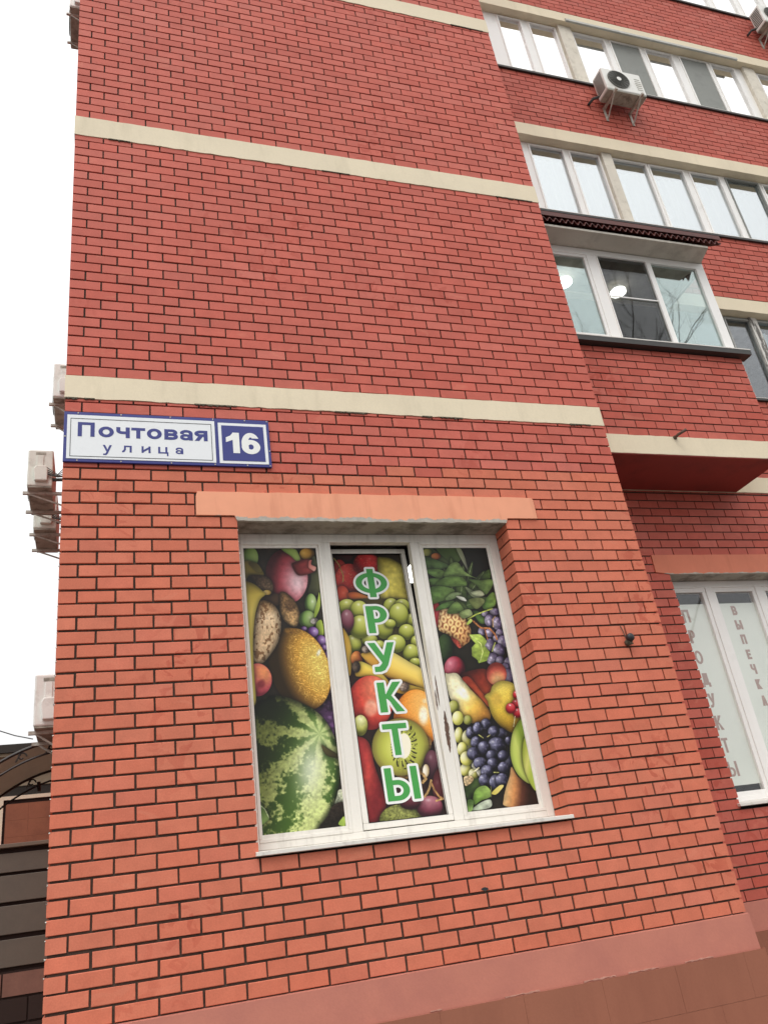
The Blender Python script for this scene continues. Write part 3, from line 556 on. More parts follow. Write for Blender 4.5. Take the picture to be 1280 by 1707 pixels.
('p',(-1.2,157.3,4.2,156.1,8.8,160.2,10.7,167.4,10.8,176.6,12.9,187.1,14.9,197.5,15.5,206.3,13.1,214.1,9.6,217.3,-0.6,218.5,0.1,199.5,0.1,179.1),'a02c2c c03c34 7a1c20',(-1.0,172.1,16.9,180.6),0.35,'skin',1),
('l',(0.5,191.5,0.6,198.2),0.9,'d88070'),
('p',(12.0,159.0,28.3,147.1,57.6,159.5,55.6,173.9,49.1,186.2,36.3,189.9,26.3,186.9,16.2,175.6),'3a2614 8a6030 b08448',(11.0,166.0,52.6,183.6),0.2,'fuzz',1),
('e',33.9,165.4,22.8,1.8,-3.7,21.7,'6c6a24 b8bc48 d4d46c','kiwi',0,'kiwi'),
('e',25.3,218.6,16.6,1.7,-1.9,10.9,'343818 686c30 888c48','t',0.0,'fuzz'),
('e',55.7,183.9,6.8,0.6,-2.7,13.8,'180c10 40202a 6a3c48','t',0.2,''),
('e',60.8,197.0,6.8,0.6,-2.7,13.5,'180a0c 3c1418 5a2428','l',0.1,''),
('e',48.8,211.6,10.4,1.0,-1.5,7.9,'2a0e16 6c2c3c a86874','t',0.35,'skin'),
('e',34.0,206.8,8.1,0.8,-0.9,5.3,'200a10 481a24 6a2c38','t',0.1,''),
('e',50.8,185.2,2.6,0.2,-0.9,4.8,'a88c60 d0c0a0 f0e8d8','l',0,''),
('l',(48.1,187.5,49.7,191.1,46.6,193.6),2.0,'b08a54'),
('l',(53.6,192.8,51.5,197.5,49.4,200.8,46.5,203.9),1.6,'b08a54'),
('l',(53.3,194.2,54.9,199.9,57.7,205.0,60.4,206.6),1.3,'a87c48'),
('l',(54.8,207.8,57.2,207.3,60.3,207.0),1.3,'b89058'),
],
[
('bg','221e16'),
('p',(-0.3,0.2,8.0,0.2,24.1,13.6,20.9,16.7,9.8,10.0,-0.5,9.0),'3c4a26 55683a',(2.6,1.1,21.3,14.5),0,'',1),
('e',3.4,4.2,4.4,0.0,-0.6,3.5,'4a4c20 7a7c3c 8c8c4a','l',0,''),
('e',11.1,7.8,4.4,0.0,-0.5,3.1,'5a2c14 9a5024 b06c38','l',0,''),
('p',(12.4,0.2,31.4,0.4,34.5,10.2,24.9,14.1),'34451f 4c6230',(15.0,0.2,32.4,11.9),0,'',1),
('p',(31.4,0.4,35.7,0.4,39.2,13.8,40.9,23.5,39.5,23.5,36.7,17.3),'7c8460 a0a488',(32.6,1.2,38.3,18.2),0,'',1),
('p',(40.9,0.3,60.0,0.3,59.6,22.0,46.8,29.8,39.4,21.7),'1c1c14 14140e',(41.6,1.2,56.1,19.3),0,'',1),
('p',(22.2,57.7,10.0,47.6,3.1,37.1,0.3,29.9,7.3,33.1,18.0,40.0,28.0,52.5),'34481f 5c7838',(25.1,55.1,0.3,29.9),0.3,'leaf',1),
('l',(20.2,50.1,1.6,31.2),0.5,'8a9c68'),
('p',(23.0,58.4,9.3,53.4,0.8,46.4,-3.2,41.0,3.9,41.4,15.3,44.0,27.3,51.8),'3c5426 688440',(25.1,55.1,-3.2,41.0),0.3,'leaf',1),
('l',(19.4,52.3,-1.8,41.7),0.5,'8a9c68'),
('p',(22.1,56.9,12.1,41.5,7.2,27.6,5.7,18.7,11.8,24.7,20.8,36.2,28.2,53.3),'2e421e 50682e',(25.1,55.1,5.7,18.7),0.3,'leaf',1),
('l',(21.3,47.9,6.7,20.6),0.5,'8a9c68'),
('p',(20.8,55.8,18.8,35.8,21.5,19.2,24.9,9.2,28.1,18.1,31.2,33.8,29.4,54.5),'3a5024 66803c',(25.1,55.1,24.9,9.2),0.3,'leaf',1),
('l',(25.1,46.1,24.9,11.6),0.5,'8a9c68'),
('p',(22.3,54.3,29.8,35.3,38.5,20.9,44.8,12.9,42.8,22.2,37.8,37.7,27.9,56.0),'2c3a1c 4a5c2c',(25.1,55.1,44.8,12.9),0.3,'leaf',1),
('l',(28.9,46.9,43.7,15.1),0.5,'8a9c68'),
('p',(22.5,53.1,34.3,37.5,46.5,27.1,54.7,21.9,50.5,30.2,42.0,43.4,27.7,57.2),'34481f 5a7036',(25.1,55.1,54.7,21.9),0.3,'leaf',1),
('l',(30.9,48.7,53.1,23.6),0.5,'8a9c68'),
('p',(23.2,51.8,37.6,41.0,50.8,35.9,59.3,34.4,53.6,41.1,42.9,50.8,27.0,58.5),'3c5426 6c8644',(25.1,55.1,59.3,34.4),0.3,'leaf',1),
('l',(31.8,51.1,57.5,35.4),0.5,'8a9c68'),
('p',(24.7,52.0,38.6,47.2,49.9,46.4,56.6,47.4,50.4,51.2,39.6,56.2,25.4,58.2),'44602a 7c9850',(25.1,55.1,56.6,47.4),0.3,'leaf',1),
('l',(31.3,53.6,55.0,47.8),0.5,'8a9c68'),
('p',(22.1,56.2,16.4,38.6,14.8,23.6,15.2,14.4,19.3,21.9,25.0,35.4,28.1,54.1),'2c3e1c 4c642e',(25.1,55.1,15.2,14.4),0.3,'leaf',1),
('l',(23.1,47.1,15.7,16.5),0.5,'8a9c68'),
('p',(21.5,54.8,24.4,37.5,30.2,24.1,35.1,16.4,35.7,24.5,34.7,38.4,28.7,55.5),'3e5626 708a44',(25.1,55.1,35.1,16.4),0.3,'leaf',1),
('l',(27.1,47.6,34.6,18.4),0.5,'8a9c68'),
('e',1.8,61.2,4.4,0.1,-2.0,11.4,'4a0c14 981c28 b83840','r',0.1,''),
('p',(7.7,56.2,14.5,56.4,24.8,61.0,30.0,70.3,30.5,78.6,27.9,85.0,23.1,88.1,18.4,90.3,15.3,84.5,9.6,79.0,2.0,74.3,3.9,63.7),'ffffff fff4e0 d0a888',(9.4,61.4,28.5,86.7),0.3,'pine',1),
('p',(11.7,81.2,17.1,83.8,19.4,89.5,17.1,90.7,13.4,85.7),'8a2c24 b04838',(12.4,82.0,18.6,89.5),0,'fuzz',1),
('p',(-0.5,9.0,8.9,10.4,21.0,16.1,19.2,18.9,7.0,20.9,0.1,18.7),'3c5428 587440',(-1.1,12.6,19.2,18.9),0.25,'leaf',1),
('p',(48.8,28.5,59.0,20.6,58.9,28.6,53.7,31.2),'2e4020 48602c',(48.1,32.0,58.9,28.6),0.25,'leaf',1),
('p',(0.6,20.4,9.8,19.8,16.8,22.2,14.1,27.6,10.0,28.8,1.3,24.1),'4a6632 66843f',(0.1,23.9,14.1,27.6),0.25,'leaf',1),
('p',(0.9,29.1,10.0,28.5,13.9,31.0,5.7,36.0),'3e5a2a 5a7838',(0.3,32.5,13.9,31.0),0.25,'leaf',1),
('p',(37.0,29.5,48.3,30.8,59.5,30.1,59.8,35.2,50.0,44.8,43.9,35.0),'4c6630 6c8844',(36.4,32.9,59.8,35.2),0.25,'leaf',1),
('p',(15.1,26.9,19.6,18.9,25.8,13.9,31.2,14.4,35.0,21.7,40.3,26.2,46.2,29.1,36.7,26.7,25.1,27.0),'587438 809c54',(14.5,30.3,35.0,21.7),0.25,'leaf',1),
('p',(5.8,35.8,15.4,27.7,31.2,27.4,35.3,35.0,26.1,36.1),'46622c 64823c',(5.2,39.2,31.2,27.4),0.25,'leaf',1),
('p',(0.8,37.0,13.1,35.9,22.9,39.8,15.5,46.6,7.2,49.8,0.1,50.5),'48682e 6c8c44',(0.3,40.4,15.5,46.6),0.25,'leaf',1),
('p',(33.0,36.5,42.6,41.9,49.5,44.8,38.9,46.8),'7a8a60 a4ae84',(32.4,40.0,49.5,44.8),0.25,'leaf',1),
('p',(37.3,41.8,46.4,40.2,49.6,44.6,41.9,45.3),'8a9470 b0b490',(36.6,45.2,49.6,44.6),0.25,'leaf',1),
('p',(12.9,46.6,20.7,41.7,28.5,42.5,24.2,46.0,15.0,49.1),'6c8a4c 98ac78',(12.3,49.9,28.5,42.5),0.25,'leaf',1),
('p',(49.1,49.1,57.7,42.2,60.0,45.7,57.8,54.3,48.2,57.9,45.4,54.0),'4c7030 7c9c44',(48.4,52.5,57.8,54.3),0.25,'leaf',1),
('p',(23.1,44.9,29.9,46.1,31.8,49.8,26.4,48.4),'c8ccb8 dfe2d4',(22.5,48.3,31.8,49.8),0.25,'leaf',1),
('p',(2.0,57.6,7.6,52.2,17.6,49.0,21.1,50.0,13.9,55.0),'3c5c28 5a7c3c',(1.4,60.9,17.6,49.0),0.25,'leaf',1),
('p',(22.1,48.3,29.2,51.9,31.9,60.4,27.4,61.1,22.5,55.1),'3c4c22 58703a',(21.4,51.7,31.9,60.4),0.25,'leaf',1),
('p',(12.2,60.0,16.8,53.2,23.5,50.0,28.3,58.8,21.5,60.5),'4c6830 6e8a46',(11.6,63.3,23.5,50.0),0.25,'leaf',1),
('p',(34.2,48.6,45.1,47.1,48.8,50.6,39.5,57.2),'5a6834 8a9458',(33.5,52.0,48.8,50.6),0.25,'leaf',1),
('p',(35.7,58.8,45.6,61.6,45.8,69.2,40.4,69.8),'385426 5c7c38',(35.0,62.1,45.8,69.2),0.25,'leaf',1),
('p',(23.3,60.1,32.5,57.0,35.0,62.1,25.8,65.2),'7c9050 9cac70',(22.7,63.4,35.0,62.1),0.25,'leaf',1),
('e',4.5,90.5,7.1,0.3,-2.2,12.2,'121c0e 26381c 3a5028','tl',0.0,'skin'),
('e',56.1,60.2,4.6,0.1,-0.8,3.5,'221a30 66587a b0a8c0','l',0.25,'bloom'),
('e',47.4,61.7,3.7,0.1,-0.6,2.7,'221a30 66587a b0a8c0','l',0.25,'bloom'),
('e',50.1,67.6,5.0,0.2,-1.2,5.7,'221a30 66587a b0a8c0','l',0.25,'bloom'),
('e',56.6,70.4,4.6,0.1,-1.3,6.0,'221a30 66587a b0a8c0','l',0.25,'bloom'),
('e',40.8,76.9,3.5,0.1,-0.8,3.9,'221a30 66587a b0a8c0','l',0.25,'bloom'),
('e',48.3,78.4,4.5,0.2,-0.9,4.3,'221a30 66587a b0a8c0','l',0.25,'bloom'),
('e',56.8,79.6,3.7,0.1,-0.9,4.3,'221a30 66587a b0a8c0','l',0.25,'bloom'),
('e',53.3,83.6,3.7,0.1,-0.7,3.4,'221a30 66587a b0a8c0','l',0.25,'bloom'),
('e',45.6,89.0,5.3,0.2,-1.1,5.5,'221a30 66587a b0a8c0','l',0.25,'bloom'),
('e',57.8,87.0,4.5,0.2,-1.3,5.9,'221a30 66587a b0a8c0','l',0.25,'bloom'),
('e',52.7,94.6,5.4,0.2,-1.3,6.3,'221a30 66587a b0a8c0','l',0.25,'bloom'),
('e',46.1,101.3,6.2,0.3,-1.1,5.4,'221a30 66587a b0a8c0','l',0.25,'bloom'),
('e',52.2,103.1,4.1,0.2,-0.9,4.1,'221a30 66587a b0a8c0','l',0.25,'bloom'),
('e',59.0,105.4,3.6,0.2,-1.1,4.9,'221a30 66587a b0a8c0','l',0.25,'bloom'),
('e',55.5,109.8,4.5,0.2,-1.1,4.9,'221a30 66587a b0a8c0','l',0.25,'bloom'),
('e',57.1,116.1,5.3,0.3,-1.3,6.1,'221a30 66587a b0a8c0','l',0.25,'bloom'),
('l',(32.9,66.3,40.5,74.0,48.2,74.7,52.3,80.2,53.1,84.4),1.5,'b4703c'),
('l',(43.8,74.9,44.5,84.0),1.1,'a0603c'),
('l',(51.9,73.6,52.9,66.9,55.6,64.4),0.9,'b09060'),
('l',(30.0,65.8,38.6,61.8,54.5,57.2),1.0,'b4c050'),
('l',(50.7,87.6,46.6,94.7),1.0,'a8b058'),
('p',(28.6,79.5,38.5,79.5,42.1,83.1,43.4,86.1,40.7,89.6,44.3,95.5,40.2,102.5,32.2,104.4,31.9,101.7,27.5,97.9,28.5,90.7,32.8,87.3,29.8,83.5),'b8d058 98b440',(31.0,82.7,39.1,101.7),0.1,'leaf',0),
('l',(29.7,80.2,37.7,87.9,37.9,95.2,33.7,103.0),0.6,'d0e080'),
('p',(28.1,69.9,32.2,65.6,33.7,67.8,29.4,70.7),'a8c04c c0d468',(28.4,69.4,33.3,66.3),0,'',1),
('e',10.1,107.8,9.2,0.5,-1.9,10.4,'2e0a14 8c2030 c46c7c','tl',0.2,'skin'),
('p',(14.8,113.9,22.1,110.4,37.5,109.6,44.0,119.4,38.7,128.4,32.1,135.7,23.6,136.7,19.3,125.0),'3a1210 8c2c1c a03c20',(18.5,111.7,31.1,132.6),0.1,'skin',1),
('p',(0.9,112.3,3.5,111.7,10.9,111.7,15.6,117.4,21.4,126.2,29.4,135.9,34.3,145.3,31.2,152.0,21.1,152.3,16.2,152.5,10.0,146.7,4.3,138.1,1.1,128.1),'fff6c8 fbe48c f0c04c b87a2c',(7.5,125.4,28.9,146.4),0.3,'skin',1),
('e',13.6,128.0,5.3,-2.8,4.5,8.4,'fbe8a0 fff4c8 fffdf0','c',0,'skin'),
('p',(14.9,116.5,21.7,124.7,29.6,135.1,33.4,140.7,35.2,136.2,29.5,127.4,21.8,115.4),'8c2c1c b85028',(17.9,118.3,31.1,136.0),0.2,'skin',1),
('e',46.4,114.0,9.2,0.5,-2.1,9.6,'5c1c18 c05040 e4b070','b',0.12,'skin'),
('p',(32.0,132.2,34.4,130.0,37.6,128.7,41.2,123.4,49.6,120.0,58.6,122.0,61.7,127.7,62.0,139.4,60.6,153.1,52.5,160.8,49.6,162.5,41.5,157.4,35.8,149.2,34.0,140.0,33.9,136.1),'f4dc5c e8c43c a8801c',(44.9,126.0,51.3,158.5),0.45,'cit',1),
('e',41.7,135.2,7.5,-0.7,-0.2,8.1,'b08c28 c09c34 d0ac40','c',0,'skin'),
('e',58.4,140.0,3.9,0.2,-0.9,3.9,'5a0c14 b41c28 dc5058','t',1.0,''),
('e',58.1,147.2,3.9,0.3,-0.9,3.9,'5a0c14 b41c28 dc5058','t',1.0,''),
('e',59.6,132.4,2.2,0.1,-0.7,3.2,'5a0c14 b41c28 dc5058','t',1.0,''),
('e',52.9,143.1,4.4,0.3,-0.9,4.2,'5a0c14 b41c28 dc5058','t',1.0,''),
('l',(55.4,149.7,52.3,157.8),0.5,'c8c8a0'),
('e',3.4,138.8,4.8,0.3,-1.0,5.2,'4a4c18 9a9c40 c8c878','tl',0.2,''),
('e',13.4,149.9,3.7,0.3,-0.7,3.8,'4a4c18 9a9c40 c8c878','tl',0.2,''),
('e',4.5,187.5,4.8,0.4,-1.0,5.0,'8a8830 d4d064 f8f4c8','tl',0.2,''),
('e',10.1,191.5,4.1,0.4,-0.8,4.3,'8a8830 d4d064 f8f4c8','tl',0.2,''),
('e',3.7,161.0,3.6,0.3,-1.2,6.2,'8a8830 d4d064 f8f4c8','tl',0.2,''),
('e',5.3,147.8,4.8,0.3,-1.1,5.6,'8a8830 d4d064 f8f4c8','tl',0.2,''),
('e',11.1,170.2,4.8,0.4,-0.8,4.3,'8a8830 d4d064 f8f4c8','tl',0.2,''),
('e',10.4,163.7,4.5,0.3,-1.2,6.2,'8a8830 d4d064 f8f4c8','tl',0.2,''),
('e',4.4,171.9,4.1,0.3,-1.0,5.4,'8a8830 d4d064 f8f4c8','tl',0.2,''),
('e',6.9,179.2,5.5,0.4,-1.0,5.4,'8a8830 d4d064 f8f4c8','tl',0.2,''),
('p',(9.9,184.5,17.0,180.8,22.8,191.9,15.8,194.8,12.8,189.7),'d0ccb0 e8e4d0',(10.7,184.5,16.1,193.5),0,'fuzz',1),
('p',(1.4,199.8,14.3,194.4,16.5,201.2,7.0,206.9,2.4,210.9),'2c3c1c 48602c',(2.0,200.6,13.5,198.1),0.1,'leaf',1),
('e',28.6,171.6,16.2,1.3,-4.9,23.2,'0e0c14 14121a 1e1c28','c',0,''),
('e',40.5,162.2,4.9,0.4,-0.9,4.0,'0c0b12 2c2a42 8c8cac','tl',0.5,'bloom'),
('e',45.3,168.5,3.1,0.2,-0.7,3.2,'0c0b12 2c2a42 8c8cac','tl',0.5,'bloom'),
('e',28.6,154.1,4.5,0.3,-0.9,4.4,'0c0b12 2c2a42 8c8cac','tl',0.5,'bloom'),
('e',13.9,159.9,3.8,0.3,-1.0,4.9,'0c0b12 2c2a42 8c8cac','tl',0.5,'bloom'),
('e',21.0,156.9,4.4,0.3,-1.0,4.9,'0c0b12 2c2a42 8c8cac','tl',0.5,'bloom'),
('e',34.2,160.4,5.0,0.4,-1.0,4.5,'0c0b12 2c2a42 8c8cac','tl',0.5,'bloom'),
('e',17.2,167.8,4.6,0.4,-1.0,4.9,'0c0b12 2c2a42 8c8cac','tl',0.5,'bloom'),
('e',42.1,185.0,3.5,0.3,-1.1,5.1,'0c0b12 2c2a42 8c8cac','tl',0.5,'bloom'),
('e',34.4,171.5,7.9,0.6,-1.4,6.6,'0c0b12 2c2a42 8c8cac','tl',0.5,'bloom'),
('e',23.1,172.6,5.4,0.4,-1.1,5.5,'0c0b12 2c2a42 8c8cac','tl',0.5,'bloom'),
('e',13.2,176.0,5.4,0.4,-1.0,5.1,'0c0b12 2c2a42 8c8cac','tl',0.5,'bloom'),
('e',28.7,178.9,5.0,0.4,-0.9,4.4,'0c0b12 2c2a42 8c8cac','tl',0.5,'bloom'),
('e',38.3,179.6,4.7,0.4,-0.9,4.1,'0c0b12 2c2a42 8c8cac','tl',0.5,'bloom'),
('e',17.6,183.8,5.8,0.5,-0.9,4.7,'0c0b12 2c2a42 8c8cac','tl',0.5,'bloom'),
('e',28.3,184.7,4.9,0.4,-0.9,4.3,'0c0b12 2c2a42 8c8cac','tl',0.5,'bloom'),
('e',36.7,189.0,5.0,0.4,-1.0,4.7,'0c0b12 2c2a42 8c8cac','tl',0.5,'bloom'),
('e',22.2,190.6,5.7,0.5,-1.1,5.3,'0c0b12 2c2a42 8c8cac','tl',0.5,'bloom'),
('e',18.6,196.6,4.9,0.4,-0.9,4.6,'0c0b12 2c2a42 8c8cac','tl',0.5,'bloom'),
('e',27.7,198.8,5.3,0.5,-1.2,5.6,'0c0b12 2c2a42 8c8cac','tl',0.5,'bloom'),
('e',33.5,198.0,5.7,0.5,-1.2,5.3,'0c0b12 2c2a42 8c8cac','tl',0.5,'bloom'),
('l',(20.8,162.2,23.9,164.7),0.8,'a8a860'),
('l',(27.6,191.6,31.6,192.0),0.7,'a8a860'),
('l',(27.7,164.2,30.4,162.9),0.7,'a09a60'),
('p',(1.9,192.9,8.3,192.8,9.1,196.3,2.2,199.5),'d0b890 a88c60',(1.8,193.6,8.0,198.3),0,'fuzz',1),
('l',(6.8,191.9,15.7,187.1),1.0,'d8d0a8'),
('p',(43.6,188.7,47.6,196.9,56.1,202.7,61.0,208.1,61.0,220.0,48.8,220.2,31.8,217.1,31.5,212.3,35.5,203.6,40.5,195.6),'e8bc7c d08c50 5a3020 2c1a12',(35.1,205.7,53.9,212.3),0.2,'skin',1),
('p',(61.1,152.5,61.1,167.4,56.0,176.7,54.1,188.2,56.6,202.4,49.2,197.2,45.3,189.0,44.8,178.0,48.7,165.8,54.0,157.9),'b8cc58 c4d464 7c9830',(45.8,175.9,58.7,173.9),0.3,'',1),
('p',(60.2,167.4,61.5,181.5,60.9,207.4,56.6,202.4,54.1,190.3,55.4,178.1),'a0b040 ccd070 a8bc48',(53.9,183.8,62.9,188.2),0.2,'',1),
('p',(7.0,207.3,11.1,202.1,18.5,200.8,22.2,205.2,20.9,209.3,12.4,211.3,6.5,213.7),'6c9438 98b858',(7.6,208.0,20.3,203.6),0.1,'leaf',1),
('p',(3.8,217.5,12.2,212.6,20.5,211.2,19.3,216.9),'8c9a80 b4bca8',(4.4,216.5,20.2,211.9),0,'leaf',1),
('p',(1.7,210.1,6.3,210.6,4.2,217.2,0.9,218.2),'4c6c30 7c9c50',(2.4,210.9,4.1,217.8),0,'leaf',1),
('p',(22.5,206.6,30.3,201.7,33.8,202.4,26.6,207.8),'c8b850 e0d078',(22.9,206.6,33.5,202.0),0,'',1),
('l',(22.9,201.8,21.7,209.3),0.7,'5a5a38'),
],
)

# ---- printed fruit pictures: drawn in centimetres on a small canvas, then laid on the film as colours
def hexc(h): return np.array([int(h[i:i+2],16)/255. for i in (0,2,4)])
def ramp(cols,t):
    cs=np.array([hexc(c) for c in cols.split()]); n=len(cs)-1
    t=np.clip(t,0,1)*n; i=np.clip(t.astype(int),0,n-1); f=(t-i)[...,None]
    return cs[i]*(1-f)+cs[i+1]*f
_rs=np.random.RandomState(5); _lat=_rs.rand(256,256)
def vnoise(x,y):
    xi=np.floor(x).astype(int); yi=np.floor(y).astype(int); fx=x-xi; fy=y-yi
    fx=fx*fx*(3-2*fx); fy=fy*fy*(3-2*fy); g=lambda a,b:_lat[b&255,a&255]
    return (g(xi,yi)*(1-fx)+g(xi+1,yi)*fx)*(1-fy)+(g(xi,yi+1)*(1-fx)+g(xi+1,yi+1)*fx)*fy
def fbm(x,y,o=3):
    s=0;a=.5
    for k in range(o): s=s+a*vnoise(x*2**k+17*k,y*2**k+31*k); a*=.5
    return s/(1-.5**o)
def sstep(a,b,v):
    t=np.clip((v-a)/(b-a),0,1); return t*t*(3-2*t)
def segdist(X,Y,q,closed):
    d=np.full(X.shape,1e9); n=len(q)
    for i in range(n if closed else n-1):
        ax,ay=q[i]; bx,by=q[(i+1)%n]; vx,vy=bx-ax,by-ay; L=vx*vx+vy*vy+1e-9
        t=np.clip(((X-ax)*vx+(Y-ay)*vy)/L,0,1); d=np.minimum(d,np.hypot(X-ax-t*vx,Y-ay-t*vy))
    return d
def smooth_poly(q,k=5):
    q=np.array(q); n=len(q); o=[]
    for i in range(n):
        p0,p1,p2,p3=q[i-1],q[i],q[(i+1)%n],q[(i+2)%n]
        for j in range(k):
            t=j/k; o.append(.5*((2*p1)+(-p0+p2)*t+(2*p0-5*p1+4*p2-p3)*t*t+(-p0+3*p1-3*p2+p3)*t**3))
    return np.array(o)
LIGHT={'r':(.6,-.1),'l':(-.6,-.1),'t':(.1,-.65),'b':(.1,.6),'tl':(-.5,-.45),'tr':(.5,-.45),'c':(0,0),'pome':(.62,.22),'kiwi':(0,0),'melon':(.72,-.12)}
def texture(col,tex,x,y,extra):
    if tex in('skin','straw'):
        n=fbm(x*.35,y*.35,3)[...,None]; col=col*(.86+.28*n)
        if tex=='straw': m=(vnoise(x*1.5,y*1.2)>.83)[...,None]; col=np.where(m,col*.6+.32*np.array([.95,.75,.5]),col)
    elif tex=='fuzz': col=col*(.6+.8*fbm(x*.9,y*.9,2)[...,None])
    elif tex=='fur':
        n=fbm(x*.55,y*.4,3); col=col*(.82+.36*fbm(x*1.5,y*.6,2)[...,None]); m=sstep(.57,.67,n)*.75; col=col*(1-m[...,None])+m[...,None]*np.array([.42,.27,.14])
    elif tex=='net':
        a=fbm(x*.16,y*.16,2)*5; n=np.abs(vnoise(x*.62+a,y*.9+a)-.5); n2=np.abs(vnoise(x*.95-a+9,y*.55+a)-.5); e=np.maximum(sstep(.09,.0,n),.8*sstep(.08,.0,n2))
        e=e*sstep(.35,.75,col.max(-1)); col=col*(.84+.1*e[...,None])+e[...,None]*.27*np.array([1.,.92,.64])
    elif tex=='cab': col=col*(.35+1.3*fbm(x*.35,y*.35,3)[...,None])+.10*sstep(.6,.75,fbm(x*.3+8,y*.3,2))[...,None]
    elif tex=='cit': col=col*(.93+.14*vnoise(x*1.6,y*1.6)[...,None])
    elif tex=='cit2': col=col*(.85+.25*fbm(x*.8,y*.8,2)[...,None])
    elif tex=='bloom':
        n=fbm(x*.45,y*.45,3); col=col*(.62+.66*n[...,None])+.12*sstep(.55,.75,n)[...,None]
    elif tex=='leaf':
        n=fbm(x*.18,y*.3,3); col=col*(.62+.7*n[...,None])
    elif tex=='pine':
        u=(x*.94+y*.34)/6.6; v=(-x*.34+y*.94)/5.6; v=v+.12*np.sin(u*2); best=np.full(x.shape,9.); hy=np.zeros(x.shape)
        for dr in (-1,0,1):
            r_=np.floor(v)+dr; uu=u+.5*(r_%2); cu0=np.floor(uu)+.5; dx=uu-cu0; dy=(v-r_-.5); dd=np.hypot(dx*1.15,dy*.72); m=dd<best; hy=np.where(m,dy,hy); best=np.where(m,dd,best)
        best=best+.10*(fbm(x*.5,y*.5,2)-.5); k_=ramp('5a3420 b48450 e4c890 d8b078 7a4028 34180e',best/.68); col=col*k_*1.15*(.85+.3*fbm(x*.7,y*.7,3)[...,None])
    elif tex=='wm':
        px,py=47.5,152.; dx=x-px; dy=(y-py); th=np.arctan2(dy,dx); r=np.hypot(dx*1.0,dy*.8)
        n=fbm(x*.22,y*.22,4)-.5; n2=fbm(x*.6+5,y*.6,3)-.5
        s=np.sin(th*8+.6+n*2.6*np.clip(r/26,.2,1.2)); rg=sstep(5,46,x+(y-150)*.35); lt=sstep(-.5,.55,s+n2*1.9+n*1.2-.25+.55*rg)
        dk=np.array([.11,.15,.065])*(1-rg[...,None])+np.array([.24,.36,.12])*rg[...,None]; li=np.array([.40,.44,.20])*(1-rg[...,None])+np.array([.77,.82,.50])*rg[...,None]; li=li*(.9+.45*n2[...,None])
        col=dk*(1-lt[...,None])+li*lt[...,None]; fade=.7*sstep(15,1,r)[...,None]; col=col*(1-fade)+fade*np.array([.66,.74,.45])
        b=.50+.56*sstep(108,160,y+x*.3); col=col*b[...,None]
        hl=.8*np.exp(-(((x-38)/11.)**2+((y-177+(x-37)*.5)/19.)**2))[...,None]; col=col*(1-hl)+hl*np.array([.88,.91,.80])
        e=extra; col=col*(.45+.55*sstep(0,5,e))[...,None]
    return col
